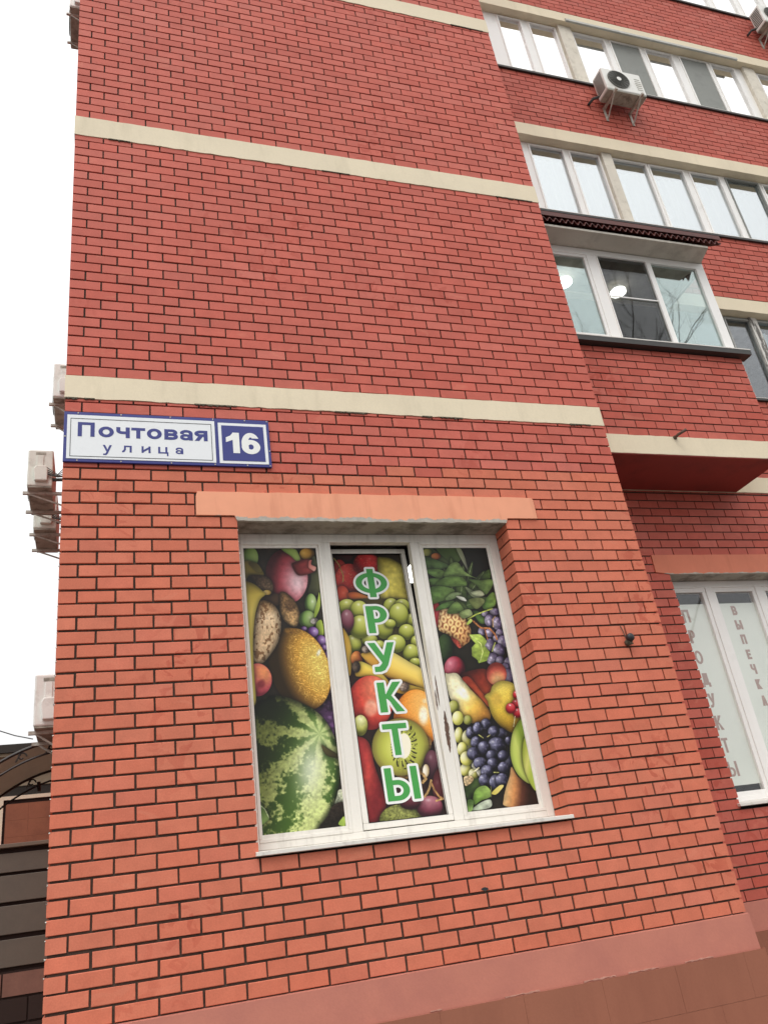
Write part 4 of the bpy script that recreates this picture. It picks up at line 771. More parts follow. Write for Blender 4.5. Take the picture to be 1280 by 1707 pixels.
def paint(cmds,wcm,hcm,res=2.5,ss=2):
    k=res*ss; W=int(round(wcm*k)); H=int(round(hcm*k)); img=np.zeros((H,W,3))
    def put(bb,alpha,col):
        y0,y1,x0,x1=bb; a=alpha[...,None]; img[y0:y1,x0:x1]=img[y0:y1,x0:x1]*(1-a)+np.clip(col,0,1)*a
    def box(xs,ys,pad=1.):
        x0=max(0,int((min(xs)-pad)*k)); x1=min(W,int((max(xs)+pad)*k)+1); y0=max(0,int((min(ys)-pad)*k)); y1=min(H,int((max(ys)+pad)*k)+1)
        if x1<=x0 or y1<=y0: return None
        Y,X=np.mgrid[y0:y1,x0:x1]; return (y0,y1,x0,x1),(X+.5)/k,(Y+.5)/k
    for c in cmds:
        if c[0]=='bg':
            b=box((0,wcm),(0,hcm)); img[:]=hexc(c[1])*(.7+.6*fbm(b[1]*.12,b[2]*.12,3)[:H,:W,None])
        elif c[0]=='e':
            _,cx,cy,ax,ay,bx,by,cols,li,hl,tex=c; ex=np.hypot(ax,bx); ey=np.hypot(ay,by); b=box((cx-ex,cx+ex),(cy-ey,cy+ey),4.)
            if not b: continue
            bb,X,Y=b; det=ax*by-ay*bx; dx=X-cx; dy=Y-cy; p=(dx*by-dy*bx)/det; q=(ax*dy-ay*dx)/det
            r=np.sqrt(p*p+q*q)
            if li!='c': sh=.5*np.exp(-np.clip(r-1,0,9)*min(np.hypot(ax,ay),np.hypot(bx,by))/1.3); img[bb[0]:bb[1],bb[2]:bb[3]]*=(1-sh*(r>1))[...,None]
            nz=np.sqrt(np.clip(1-r*r,0,1)); la=np.hypot(ax,ay); lb=np.hypot(bx,by)
            nx=p*ax/la+q*bx/lb; ny=p*ay/la+q*by/lb; lx,ly=LIGHT[li]; lz=math.sqrt(max(0.2,1-lx*lx-ly*ly))
            t=.08+.92*np.clip(nx*lx+ny*ly+nz*lz,0,1)**1.15; col=ramp(cols,t)
            if li=='pome':
                g=np.exp(-(((X-cx-8.5)/9.5)**2+((Y-cy-6)/13.)**2)); col=col*(1-.85*g[...,None])+.85*g[...,None]*np.array([.88,.78,.80])
            if tex=='kiwi':
                col=ramp('ece6c8 e4e4a4 ccd05c b8bc48 a0a03c 74682c',np.clip(r,0,1)); an=np.arctan2(q,p)
                core=np.hypot((p-.12)/.24,(q+.02)/.44); col=np.where((core<1)[...,None],np.array([.93,.90,.80]),col)
                ray=.5+.5*np.sin(an*34+3*vnoise(an*5,r*3)); w=np.exp(-((core-1.45)/.45)**2)*(core>1); col=col*(1-.28*(w*ray)[...,None])
                sd=(np.sin(an*23+2*np.sin(r*9))>.45)&(core>1.08)&(core<1.95)&(vnoise(X*.9,Y*.9)>.38); col=np.where(sd[...,None],np.array([.16,.13,.09]),col)
            else: col=texture(col,tex,X,Y,None)
            if hl:
                hx,hy=(lx*.6-.05,ly*.75-.12); g=np.exp(-(((nx-hx)/.17)**2+((ny-hy)/.13)**2))*hl; col=col*(1-g[...,None])+g[...,None]
            put(bb,.9*sstep(1.,.35,r) if li=='c' else sstep(1.+.5/(k*min(la,lb)),1.-.5/(k*min(la,lb)),r),col)
        elif c[0]=='p':
            _,q,cols,g,puff,tex,sm=c; q=np.array(q).reshape(-1,2); q=smooth_poly(q) if sm else q; b=box(q[:,0],q[:,1],4.)
            if not b: continue
            bb,X,Y=b; ins=np.zeros(X.shape,bool); n=len(q)
            for i in range(n):
                x1,y1=q[i]; x2,y2=q[(i+1)%n]
                if y1!=y2: ins^=((y1>Y)!=(y2>Y))&(X<(x2-x1)*(Y-y1)/(y2-y1)+x1)
            d=segdist(X,Y,q,True); sh=.45*np.exp(-d/1.3)*(~ins); img[bb[0]:bb[1],bb[2]:bb[3]]*=(1-sh)[...,None]; gx,gy,hx,hy=g; vx,vy=hx-gx,hy-gy
            t=((X-gx)*vx+(Y-gy)*vy)/(vx*vx+vy*vy+1e-9); col=texture(ramp(cols,t),tex,X,Y,d)
            if puff: m=max(1.,d[ins].max()*.7 if ins.any() else 1.); col=col*(1-puff*(1-np.clip(d/m,0,1))**2)[...,None]
            sd=np.where(ins,d,-d); put(bb,sstep(-.5/k,.5/k,sd),col)
        else:
            _,q,w,colh=c; q=np.array(q).reshape(-1,2); b=box(q[:,0],q[:,1],2)
            if not b: continue
            bb,X,Y=b; d=segdist(X,Y,q,False); put(bb,sstep(w/2+.2,w/2-.1,d),hexc(colh)*(.75+.5*vnoise(X,Y)[...,None]))
    h2,w2=H//ss,W//ss
    o=img[:h2*ss,:w2*ss].reshape(h2,ss,w2,ss,3).mean((1,3)); g=o.mean(-1,keepdims=True); return np.clip(g+(o-g)*.92,0,1)

def poster_mat():
    mt,t,b,N,L=nodes('printed_film'); at=N.new('ShaderNodeAttribute'); at.attribute_name='print'; L.new(at.outputs['Color'],b.inputs['Base Color']); b.inputs['Roughness'].default_value=.42; b.inputs['Specular IOR Level'].default_value=.3; return mt
M['print']=poster_mat()
def film(name,label,cmds,x0,x1,z0,z1,mapf,gain=1.12):
    wcm,hcm=(x1-x0)*100,(z1-z0)*100; im=paint(cmds,wcm,hcm); h,w,_=im.shape
    xs=np.linspace(x0,x1,w+1); zs=np.linspace(z1,z0,h+1); X,Z=np.meshgrid(xs,zs); Y=np.zeros_like(X)
    V=np.stack(mapf(X,Y,Z),-1).reshape(-1,3) if mapf else np.stack([X,Y+.25,Z],-1).reshape(-1,3)
    nf=w*h; I,J=np.meshgrid(np.arange(h),np.arange(w),indexing='ij'); a=(I*(w+1)+J).ravel(); F=np.stack([a+w+1,a+w+2,a+1,a],1).astype(np.int32)
    me=bpy.data.meshes.new(name); me.vertices.add(len(V)); me.vertices.foreach_set('co',V.ravel().astype(np.float32)); me.loops.add(nf*4); me.loops.foreach_set('vertex_index',F.ravel()); me.polygons.add(nf); me.polygons.foreach_set('loop_start',np.arange(0,nf*4,4,dtype=np.int32))
    me.update(calc_edges=True); me.validate()
    lin=np.where(im<.04045,im/12.92,((im+.055)/1.055)**2.4)*gain; c=np.ones((nf,4,4),np.float32); c[:,:,:3]=np.clip(lin.reshape(-1,1,3),0,.95)
    at=me.color_attributes.new('print','FLOAT_COLOR','CORNER'); at.data.foreach_set('color',c.ravel()); me.materials.append(M['print'])
    o=bpy.data.objects.new('film_print',me); COL.objects.link(o)
    t=thing(name,label,'poster',(0,0,0),0,'printed films on the shop window'); o.parent=t
    bk=MB().box(x0,x1,.001,.004,z0,z1)
    bk.v=[tilt(*p) if mapf else (p[0],p[1]+.25,p[2]) for p in bk.v]; bk.build('backing',M['lwhite'],t); return t
def tiltA(x,y,z): return (x,.25+math.sin(TA)*(z-2.18)+math.cos(TA)*y,2.18+math.cos(TA)*(z-2.18)-math.sin(TA)*y)
film('fruit_poster','printed film of watermelon, netted melon, coconut and pomegranate on the window',POSTERS[0],*P1,*PZ,None)
mid=film('fruit_poster','printed film with green vertical lettering over bananas, grapes and a cut kiwi',POSTERS[1],2.135,2.757,2.18,4.366,tiltA)
film('fruit_poster','printed film of pineapple leaves, black grapes, lemon and mango on the window',POSTERS[2],*P3,*PZ,None)
zt=4.366
for ch,x0,x1,t0,t1 in (('Ф',17.4,45.2,13.9,40.2),('Р',22.6,40.4,48.3,72.3),('У',19.6,42.2,80.8,105.4),('К',22.2,42.2,114.3,138.4),('Т',21.3,41.1,147.6,171.9),('Ы',17.5,43.5,181.0,205.1)):
    a=(2.135+x0/100,2.135+x1/100,zt-t1/100,zt-t0/100)
    lo=letter(ch,*a,-.0012,M['lwhite'],mid,.21,.17,name='letter_outline',grow=.0195,mapf=tilt); letter(ch,*a,-.0026,M['green'],lo,.21,.17,mapf=tilt)
# ---- street sign
sg=thing('street_sign','blue edged white street name sign with blue house number panel, under the lower cream band','sign',(0,-.012,4.97))
def sbox(n,x0,x1,z0,z1,y,m,par,t=.004,bev=0): return MB().box(x0,x1,y-t,y,z0-4.97,z1-4.97).build(n,m,par,bev=bev)
sbox('plate',-.002,1.6,4.968,5.418,.008,M['signblue'],sg,.02,.003)
npn=sbox('name_panel',.022,1.150,4.994,5.388,-.0125,M['signwhite'],sg,.003)
fr=MB()
for q in ((.046,1.124,5.352,5.3565),(.046,1.124,5.012,5.0165),(.046,.0505,5.0165,5.352),(1.1195,1.124,5.0165,5.352)): fr.box(q[0],q[1],-.0172,-.0158,q[2]-4.97,q[3]-4.97)
fr.build('border_line',M['black'],npn)
hn=sbox('number_panel',1.178,1.576,4.992,5.376,-.0125,M['signwhite'],sg,.003); sbox('number_field',1.204,1.550,5.016,5.350,-.0158,M['signblue'],hn,.002)
def sline(txt,boxes,tw,m,par,y):
    for ch,(x0,x1,z0,z1) in zip(txt,boxes): letter(ch,x0,x1,z0-4.97,z1-4.97,y,m,par,tw/(z1-z0),tw*.8/(z1-z0))
# widths of the eight letters of the name, cap П then x-height letters
zb,zc,zx=5.192,5.322,5.290
xs=[(.100,.224),(.252,.366),(.384,.486),(.497,.603),(.616,.730),(.750,.856),(.872,.972),(.986,1.090)]
sline('Почтовая',[(a,b,(zb if i else zb),(zc if i==0 else zx)) for i,(a,b) in enumerate(xs)],.031,M['signblue'],npn,-.0165)
ub=5.062; ux=5.122
sline('улица',[(.285,.352,ub-.03,ux),(.428,.500,ub,ux),(.574,.642,ub,ux),(.700,.778,ub-.022,ux),(.834,.893,ub,ux)],.0155,M['signblue'],npn,-.0165)
sline('16',[(1.236,1.345,5.088,5.283),(1.362,1.514,5.083,5.286)],.054,M['lwhite'],hn,-.0185)
bo=MB()
for x,z in [(x,z) for x in (.1,.42,.8,1.14,1.4,1.585) for z in (4.979,5.407)]+[(.009,5.19),(1.59,5.12)]: bo.tube([(x,-.012,z-4.97),(x,-.016,z-4.97)],.006,8)
bo.build('screw_heads',M['steel'],sg)
# ---- small things on the pier
se=thing('wall_socket','small black broken lamp holder on the orange bricks right of the window','lamp holder',(4.53,0,3.37))
MB().tube([(0,-.0,-.01),(0,-.02,-.01),(.002,-.05,.005)],[.028,.03,.026],12).build('base_cup',M['crumb'],se,smooth=True)
MB().tube([(0,-.03,.03),(0,-.05,.022),(0,-.075,.02),(0,-.088,.02)],[.026,.034,.034,.02],14).build('cap',M['black'],se,smooth=True)
MB().tube([(-.004,-.045,-.022),(.004,-.06,-.035),(.012,-.065,-.03)],.008,8).build('wire_end',M['crumb'],se)
MB().tube([(-.012,-.01,.04),(-.016,-.012,.09),(-.03,-.008,.14)],.0045,6).build('cable',M['rust'],se)
ho=thing('drill_hole','small chipped hole in a brick below the fruit window','hole',(2.842,0,1.641)); MB().tube([(0,-.004,0),(0,-.001,0)],.014,9).build('hole_rim',M['crumb'],ho); MB().prism([(-.03,.004),(-.012,.012),(.02,.008),(.028,-.004),(.006,-.011),(-.02,-.006)],'y',-.0042,-.002).build('chip',M['black'],ho)
# ------------------------------------------------------------------ wing wall right of the pier
def brick_panel(mb,x0,x1,z0,z1,y,dep,zone,phase,anchor=6.245,ztop=None,cuts=()):
    """running bond on a wall facing -Y; joints fall on anchor+.26n (shifted half a brick every other course)"""
    n=int((z1-z0)/C)+2; zs=[z0+C*i for i in range(n)] if ztop is None else [ztop-C*(i+1) for i in range(n)]
    for k,z in enumerate(zs):
        a0=max(z+SUB,z0+.002); a1=min(z+C-SUB,z1-.002)
        if a1-a0<.012: continue
        x=anchor+(.13 if (k+phase)%2 else 0); x-=.26*math.ceil((x-x0)/.26)
        while x<x1:
            segs=[(max(x+.006,x0),min(x+.254,x1))]; x+=.26
            for cx0,cx1,cz0,cz1 in cuts:
                if cz0<(a0+a1)/2<cz1: segs=[s for p,q in segs for s in ((p,min(q,cx0)),(max(p,cx1),q))]
            for p,q in segs:
                if q-p<.02: continue
                j=rnd.uniform(-.002,.002); mb.box(p,q,y+j,y+dep,a0,a1,col=bcol(zone),skip='b')
XE=14.
wing=MB(); wb=MB()
wing.box(PW-.2,6.23,WY+.01,WY+.5,.3,5.57).box(8.59,XE,WY+.01,WY+.5,.3,5.57).box(6.23,8.59,WY+.01,WY+.5,.3,2.02).box(6.23,8.59,WY+.01,WY+.5,4.735,5.57)
brick_panel(wb,PW,XE,1.221,5.53,WY,.1,'w',0,cuts=((6.245,8.575,2.03,4.53),(6.06,8.75,4.53,4.735)))
brick_panel(wb,PW,XE,5.536,5.558,WY,.1,'w',1)
LV=[(5.775,6.95,8.49,8.71),(8.71,9.93,11.46,11.70),(11.70,12.91,14.50,14.72),(14.72,15.95,17.5,17.7)]
for i,(z0,z1,b0,b1) in enumerate(LV):
    wing.box(PW-.2,XE,WY+.01,WY+.12,z0-.02,z1-.01); brick_panel(wb,PW,XE,z0,z1,WY,.1,'w',i,ztop=z1)
wallo=wing.build('wing_wall',M['mortar'],B)
wo=wb.build('brickwork',M['brick'],wallo,fix=False); wo['kind']='stuff'; wo.color=(0,0,0,1)
for i,(z0,z1) in enumerate(((5.56,5.775),(8.49,8.71),(11.46,11.70),(14.50,14.72),(17.5,17.7))):
    MB().prism([(PW,z0)]+[(x,z0+rnd.uniform(-.003,.004)) for x in np.linspace(PW+.2,XE-.2,90)]+[(XE,z0),(XE,z1)]+[(x,z1+rnd.uniform(-.003,.003)) for x in np.linspace(XE-.2,PW+.2,60)]+[(PW,z1)],'y',WY-.012,WY+.16).build('floor_band',M['cream'],B)
    MB().box(PW-.2,XE,WY+.162,WY+2.4,z0+.004,z1).build('floor_slab',M['soffit'],B)
# rear of the loggias
MB().box(PW-.2,XE,WY+2.4,WY+2.6,5.5,17.8).build('loggia_back_wall',M['room'],B); MB().box(XE-.02,XE,WY+.52,WY+2.4,.3,17.8).build('end_wall',M['mortar'],B)
MB().box(-.05,PW+.05,-.05,13.0,17.6,17.9).box(PW+.052,XE+.1,WY-.05,13.0,17.7,17.9).build('roof_slab',M['post'],B)
MB().box(PW-.3,XE,WY+2.6,13.,.3,17.59).build('building_core',M['mortar'],B)
# ---- wing shop window with frosted films
l2=MB().prism([(6.06,4.53),(6.065,4.735)]+[(x,4.737+rnd.uniform(-.003,.002)) for x in np.linspace(6.2,8.7,20)]+[(8.75,4.735),(8.75,4.53),(8.57,4.505),(6.25,4.505)],'y',WY-.012,WY+.012).build('lintel',M['lintel2'],B)
MB().box(6.235,8.585,WY+.014,WY+.5,4.507,4.733).build('lintel_soffit',M['soffit'],l2)
w2=MB(); W2=1.50; WX0,WX1=6.235,8.585
w2.box(WX0,WX0+.10,W2,1.58,2.13,4.505).box(WX1-.06,WX1,W2,1.58,2.13,4.505).box(WX0+.10,WX1-.06,W2,1.58,4.425,4.505).box(WX0+.10,WX1-.06,W2,1.58,2.06,2.15)
w2.box(6.85,6.935,W2,1.58,2.15,4.425).box(7.56,7.655,W2,1.58,2.15,4.425)
sw=w2.build('wing_shop_window',M['pvc2'],B,bev=.004)
for a,b in ((6.335,6.85),(6.935,7.56),(7.655,8.525)):
    ring(MB(),a,b,2.15,4.425,.05,W2+.012,1.575).build('sash',M['pvc2'],sw,bev=.003); MB().box(a+.045,b-.045,1.535,1.541,2.19,4.38).build('pane',M['shop'],sw)
MB().prism([(WY-.04,2.045),(WY-.04,2.07),(1.51,2.11),(1.51,2.05)],'x',6.21,8.6).build('sill',M['sillm'],sw,bev=.003)
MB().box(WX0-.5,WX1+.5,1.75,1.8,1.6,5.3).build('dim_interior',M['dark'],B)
for nm,lab,a,b,txt,cx,zz,hh,ww in (('frosted_film','frosted window film with tall faded column of eight letters, in wing window',6.39,6.80,'ПРОДУКТЫ',6.515,[4.107,3.866,3.629,3.374,3.150,2.910,2.674,2.432],.152,.095),
    ('frosted_film','frosted window film with small faded column of seven letters, in middle light of wing window',6.985,7.51,'ВЫПЕЧКА',7.20,[4.155,3.982,3.810,3.632,3.462,3.290,3.106],.112,.072)):
    t=thing(nm,lab,'window film',(0,0,0),0,'frosted films on the wing shop window'); MB().box(a,b,1.552,1.556,2.265,4.245).build('film_sheet',M['frost'],t)
    for ch,z in zip(txt,zz):
        w=ww*(1.35 if ch=='Ы' else (1.1 if ch in 'ДО' else .85 if ch in 'РТЕ' else 1)); letter(ch,cx-w/2,cx+w/2,z-hh/2,z+hh/2,1.551,M['frostl'],t,.029/hh,.026/hh)
t=thing('frosted_film','plain frosted window film in the right light of the wing window','window film',(0,0,0),0,'frosted films on the wing shop window'); MB().box(7.70,8.48,1.552,1.556,2.265,4.245).build('film_sheet',M['frost'],t)
# ---- loggia glazing, storey by storey
GY=1.405
def sx(X): return .289+(X-.289)*(GY+5.856)/(WY+5.856)
def glazing(zs,zt,panes,posts,frame,gm,back,name='balcony_glazing',darkbars=(),nets=(),fw_=.05):
    """panes: measured x ranges of the lights; posts: concrete or timber uprights between the sections"""
    fr=MB(); x0=PW; x1=XE
    edges=sorted(panes); fr.box(x0,x1,GY,GY+.06,zs,zs+fw_).box(x0,x1,GY,GY+.06,zt-fw_,zt)
    cur=x0
    for a,b in edges:
        a,b=sx(a),sx(b)
        if a-cur>.01: fr.box(cur,a,GY,GY+.06,zs+fw_,zt-fw_)
        cur=b
    if x1-cur>.01: fr.box(cur,x1,GY,GY+.06,zs+fw_,zt-fw_)
    w=fr.build(name,frame,B)
    for k,(a,b) in enumerate(edges):
        a,b=sx(a),sx(b); fl=MB(); ring(fl,a-.022,b+.022,zs+.03,zt-.03,.026,GY-.014,GY+.02); fl.build('sash',frame if k not in darkbars else M['net'],w)
        MB().box(a,b,GY+.024,GY+.03,zs+.05,zt-.05).build('pane',gm[k] if isinstance(gm,list) else gm,w)
        if k in nets: MB().box(a,b,GY+.004,GY+.007,zs+.06,zt-.06).build('insect_screen',M['net'],w)
    for a,b in posts: MB().box(sx(a),sx(b),GY-.06,GY-.0,zs,zt).build('post',M['post'],w)
    MB().prism([(WY-.035,zs-.035),(WY-.035,zs-.004),(GY+.0,zs+.0),(GY+.0,zs-.03)],'x',PW,XE).build('sill',M['darksill'],w)
    MB().prism([(WY-.037,zs-.002),(WY-.037,zs+.006),(GY+.0,zs+.008),(GY+.0,zs+.001)],'x',PW,XE).build('sill_top',M['sillm'],w)
    for a,b,mt in back:
        a,b=sx(a),sx(b); c=MB(); n=max(4,int((b-a)/.04)); vs=[(a+(b-a)*i/n,GY+.16+.02*math.sin(i*1.9)+.012*math.sin(i*.7)) for i in range(n+1)]
        for p,q in zip(vs,vs[1:]): c.quad((p[0],p[1],zs-.05),(q[0],q[1],zs-.05),(q[0],q[1],zt-.12),(p[0],p[1],zt-.12))
        yield c,mt
def glaze(*a,clabel='',**k):
    for i,(c,mt) in enumerate(glazing(*a,**k)):
        o=c.build('curtain',mt); tag(o,clabel[i] if isinstance(clabel,(list,tuple)) else clabel,'curtain','curtains behind the balcony glass')
glaze(9.94,11.46,[(5.2,5.8),(6.07,6.62),(6.74,7.23),(7.45,8.06),(8.13,8.74),(8.88,9.43),(9.57,10.19),(10.29,10.9),(11.3,11.9),(12.0,12.6)],[(7.26,7.43),(10.98,11.2)],M['pvc2'],M['mid'],[(5.1,12.6,M['curtain2'])],clabel='pale curtain behind the third floor balcony glass, above the brown roof',darkbars=(6,))
glaze(12.94,14.50,[(5.2,5.8),(6.2,6.6),(6.77,7.24),(7.58,8.18),(8.31,8.88),(9.0,9.54),(9.72,10.28),(10.37,10.87),(11.4,11.9),(12.0,12.6)],[(7.28,7.52),(11.05,11.3)],M['pvc2'],M['mirror'],[],nets=(4,6))
glaze(15.98,17.5,[(5.2,5.9),(6.1,6.8),(7.0,7.7),(7.9,8.6),(8.9,9.5),(9.7,10.3),(10.42,11.05),(11.2,11.75),(11.9,12.45),(12.6,13.1)],[],M['pvc2'],M['mirror'],[])
glaze(6.98,8.49,[(7.8,8.3),(8.44,8.85),(8.98,9.6),(9.75,10.3)],[],M['timber'],M['dim'],[(8.98,10.3,M['curtain2'])],clabel='white curtain behind the flaking timber window beyond the balcony')
MB().box(sx(8.846),sx(8.975),GY-.03,GY-.001,6.99,8.49).build('timber_post',M['wood'],B)
# sheet-metal flashing under the fourth floor band
MB().prism([(WY-.045,14.485),(WY-.045,14.53),(WY-.014,14.575),(WY-.014,14.485)],'x',7.52,11.05).build('metal_flashing',M['flash'],B)
# ------------------------------------------------------------------ glazed bay on the second floor
BX0,BX1,BY=PW,7.56,.5
bay=MB().box(BX0,BX1-.009,BY+.009,BY+.1,5.57,6.98).box(BX1-.1,BX1-.009,BY+.1,WY,5.57,6.98).build('bay_balcony',M['mortar'],B)
bw=MB(); brick_panel(bw,BX0,BX1,5.80,6.975,BY,.08,'w',1,anchor=BX1+.006)
for k in range(12):
    z=5.80+C*k; y=BY+(.13 if k%2 else .26)
    while y<WY: e=min(y+.25,WY); bw.box(BX1-.08,BX1,y,e,z+SUB,min(z+C-SUB,6.97),col=bcol('w'),skip='l'); y=e+.01
q=bw.build('brickwork',M['brick'],bay,fix=False); q['kind']='stuff'; q.color=(0,0,0,1)
MB().prism([(BX0,5.572)]+[(x,5.572+rnd.uniform(-.002,.002)) for x in np.linspace(BX0+.1,BX1-.1,30)]+[(BX1+.006,5.572),(BX1+.006,5.80)]+[(x,5.80+rnd.uniform(-.003,.003)) for x in np.linspace(BX1-.1,BX0+.1,30)]+[(BX0,5.80)],'y',BY-.01,BY+.2).build('edge_band',M['cream'],bay)
MB().box(BX1-.2,BX1+.006,BY+.202,WY-.014,5.572,5.80).build('edge_band',M['cream'],bay)
MB().box(BX0,BX1-.004,BY-.006,WY-.014,5.560,5.5715).build('underside',M['redsoffit'],bay)
MB().box(BX0,BX1-.1,BY+.2,WY-.02,5.62,5.9).build('bay_floor',M['post'],bay)
MB().prism([(BY-.085,6.985),(BY-.085,7.05),(BY+.06,7.068),(BY+.06,6.985)],'x',BX0,BX1+.10).build('drip_sill',M['darksill'],bay)
MB().prism([(BY-.087,7.052),(BY-.087,7.064),(BY+.06,7.078),(BY+.06,7.071)],'x',BX0,BX1+.105).build('sill_edge',M['sillm'],bay)
bf=MB(); FZ0,FZ1=7.075,8.47
bf.box(BX0,7.53,BY,BY+.06,FZ0,7.125).box(BX0,7.53,BY,BY+.06,8.375,FZ1).box(7.40,7.53,BY,BY+.06,7.125,8.375).box(5.79,5.93,BY,BY+.06,7.125,8.375).box(6.64,6.715,BY,BY+.06,7.125,8.375).box(BX0,5.05,BY,BY+.06,7.125,8.375)
bf.box(7.47,7.53,BY+.06,WY-.01,FZ0,7.125).box(7.47,7.53,BY+.06,WY-.01,8.375,FZ1)
bfo=bf.build('bay_window',M['pvc2'],bay,bev=.004)
ring(MB(),5.05,5.79,7.125,8.375,.04,BY+.008,BY+.05).build('sash',M['pvc2'],bfo,bev=.003); ring(MB(),5.925,6.645,7.118,8.385,.012,BY-.012,BY+.05).build('sash',M['pvc2'],bfo)
MB().box(5.94,6.63,BY-.008,BY+.0,7.744,7.758).build('screen_bar',M['pvc2'],bfo)
MB().box(5.937,6.633,BY+.012,BY+.014,7.13,8.373).build('insect_screen',M['net2'],bfo)
for k,(a,b) in enumerate(((5.09,5.75),(5.937,6.633),(6.715,7.40))): MB().box(a,b,BY+.03,BY+.036,7.13,8.37).build('pane',M['dim'] if k==1 else M['bay'],bfo)
MB().box(7.49,7.496,BY+.06,WY-.01,7.125,8.375).build('pane',M['dim'],bfo)
MB().box(BX0,BX1,BY+.02,WY-.02,8.50,8.56).build('bay_ceiling',M['soffit'],bay)
MB().box(BX0,BX1-.03,BY+.065,BY+.12,FZ1-.02,8.50).build('head_board',M['pvc2'],bay)
MB().prism([(BX0,.235),(7.43,.235),(7.52,BY+.018),(BX0,BY+.018)],'z',8.475,8.505).build('eave_soffit',M['eave'],bay)
# corrugated roof sheet running up to the storey above
rf=MB(); n=int((7.64-BX0)/.0125); per=.082
def rp(i,t,dz): x=BX0+i*.0125; return (x,.20+t*1.05,8.545+t*.85+.028*math.sin(2*math.pi*x/per)+dz)
for i in range(n):
    rf.quad(rp(i,0,0),rp(i+1,0,0),rp(i+1,1,0),rp(i,1,0)); rf.quad(rp(i,0,.012),rp(i,1,.012),rp(i+1,1,.012),rp(i+1,0,.012)); rf.quad(rp(i,0,0),rp(i,0,.012),rp(i+1,0,.012),rp(i+1,0,0))
rfo=rf.build('corrugated_roof',M['roof'],bay,fix=False)
MB().prism([(.196,8.605),(.196,8.668),(.24,8.70),(.30,8.66)],'x',BX0,7.64).build('eave_flashing',M['roof'],rfo)
MB().box(BX0,7.42,.30,WY-.02,8.57,8.59).build('roof_board',M['fdark'],rfo)
pp=thing('drain_pipe','rusty drain pipe stub poking from cream edge of the bay','pipe',(6.19,BY,5.79)); MB().tube([(0,.05,-.004),(.0,-.08,.0),(.05,-.16,.015)],.016,10).build('pipe_tube',M['rust'],pp,smooth=True); MB().tube([(0,-.012,-.002),(0,-.022,-.002)],.024,10).build('collar',M['crumb'],pp)
# lamps and rear wall inside the bay
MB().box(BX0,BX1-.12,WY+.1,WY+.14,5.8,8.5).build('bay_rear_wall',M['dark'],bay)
for x,y,lab in ((6.63,1.10,'lit round ceiling lamp seen through the middle light of the bay'),(5.79,1.04,'lit round ceiling lamp half hidden by the pier edge')):
    lp=thing('ceiling_lamp',lab,'lamp',(x,y,8.40),0,'round lamps inside the bay'); MB().tube([(0,0,0),(0,0,.03),(0,0,.035)],[.105,.105,.09],24).build('diffuser',M['lamp'],lp); MB().tube([(0,0,.036),(0,0,.098)],.06,16).build('lamp_base',M['pvc2'],lp)
lp=thing('ceiling_lamp','lit fluorescent ceiling lamp seen through the gap of the tilted window sash','lamp',(3.45,1.88,4.80)); MB().box(-.07,.13,-.26,.26,0,.04).build('diffuser',M['lamp'],lp); MB().box(-.05,.11,-.2,.2,.042,.49).build('lamp_base',M['dark'],lp)
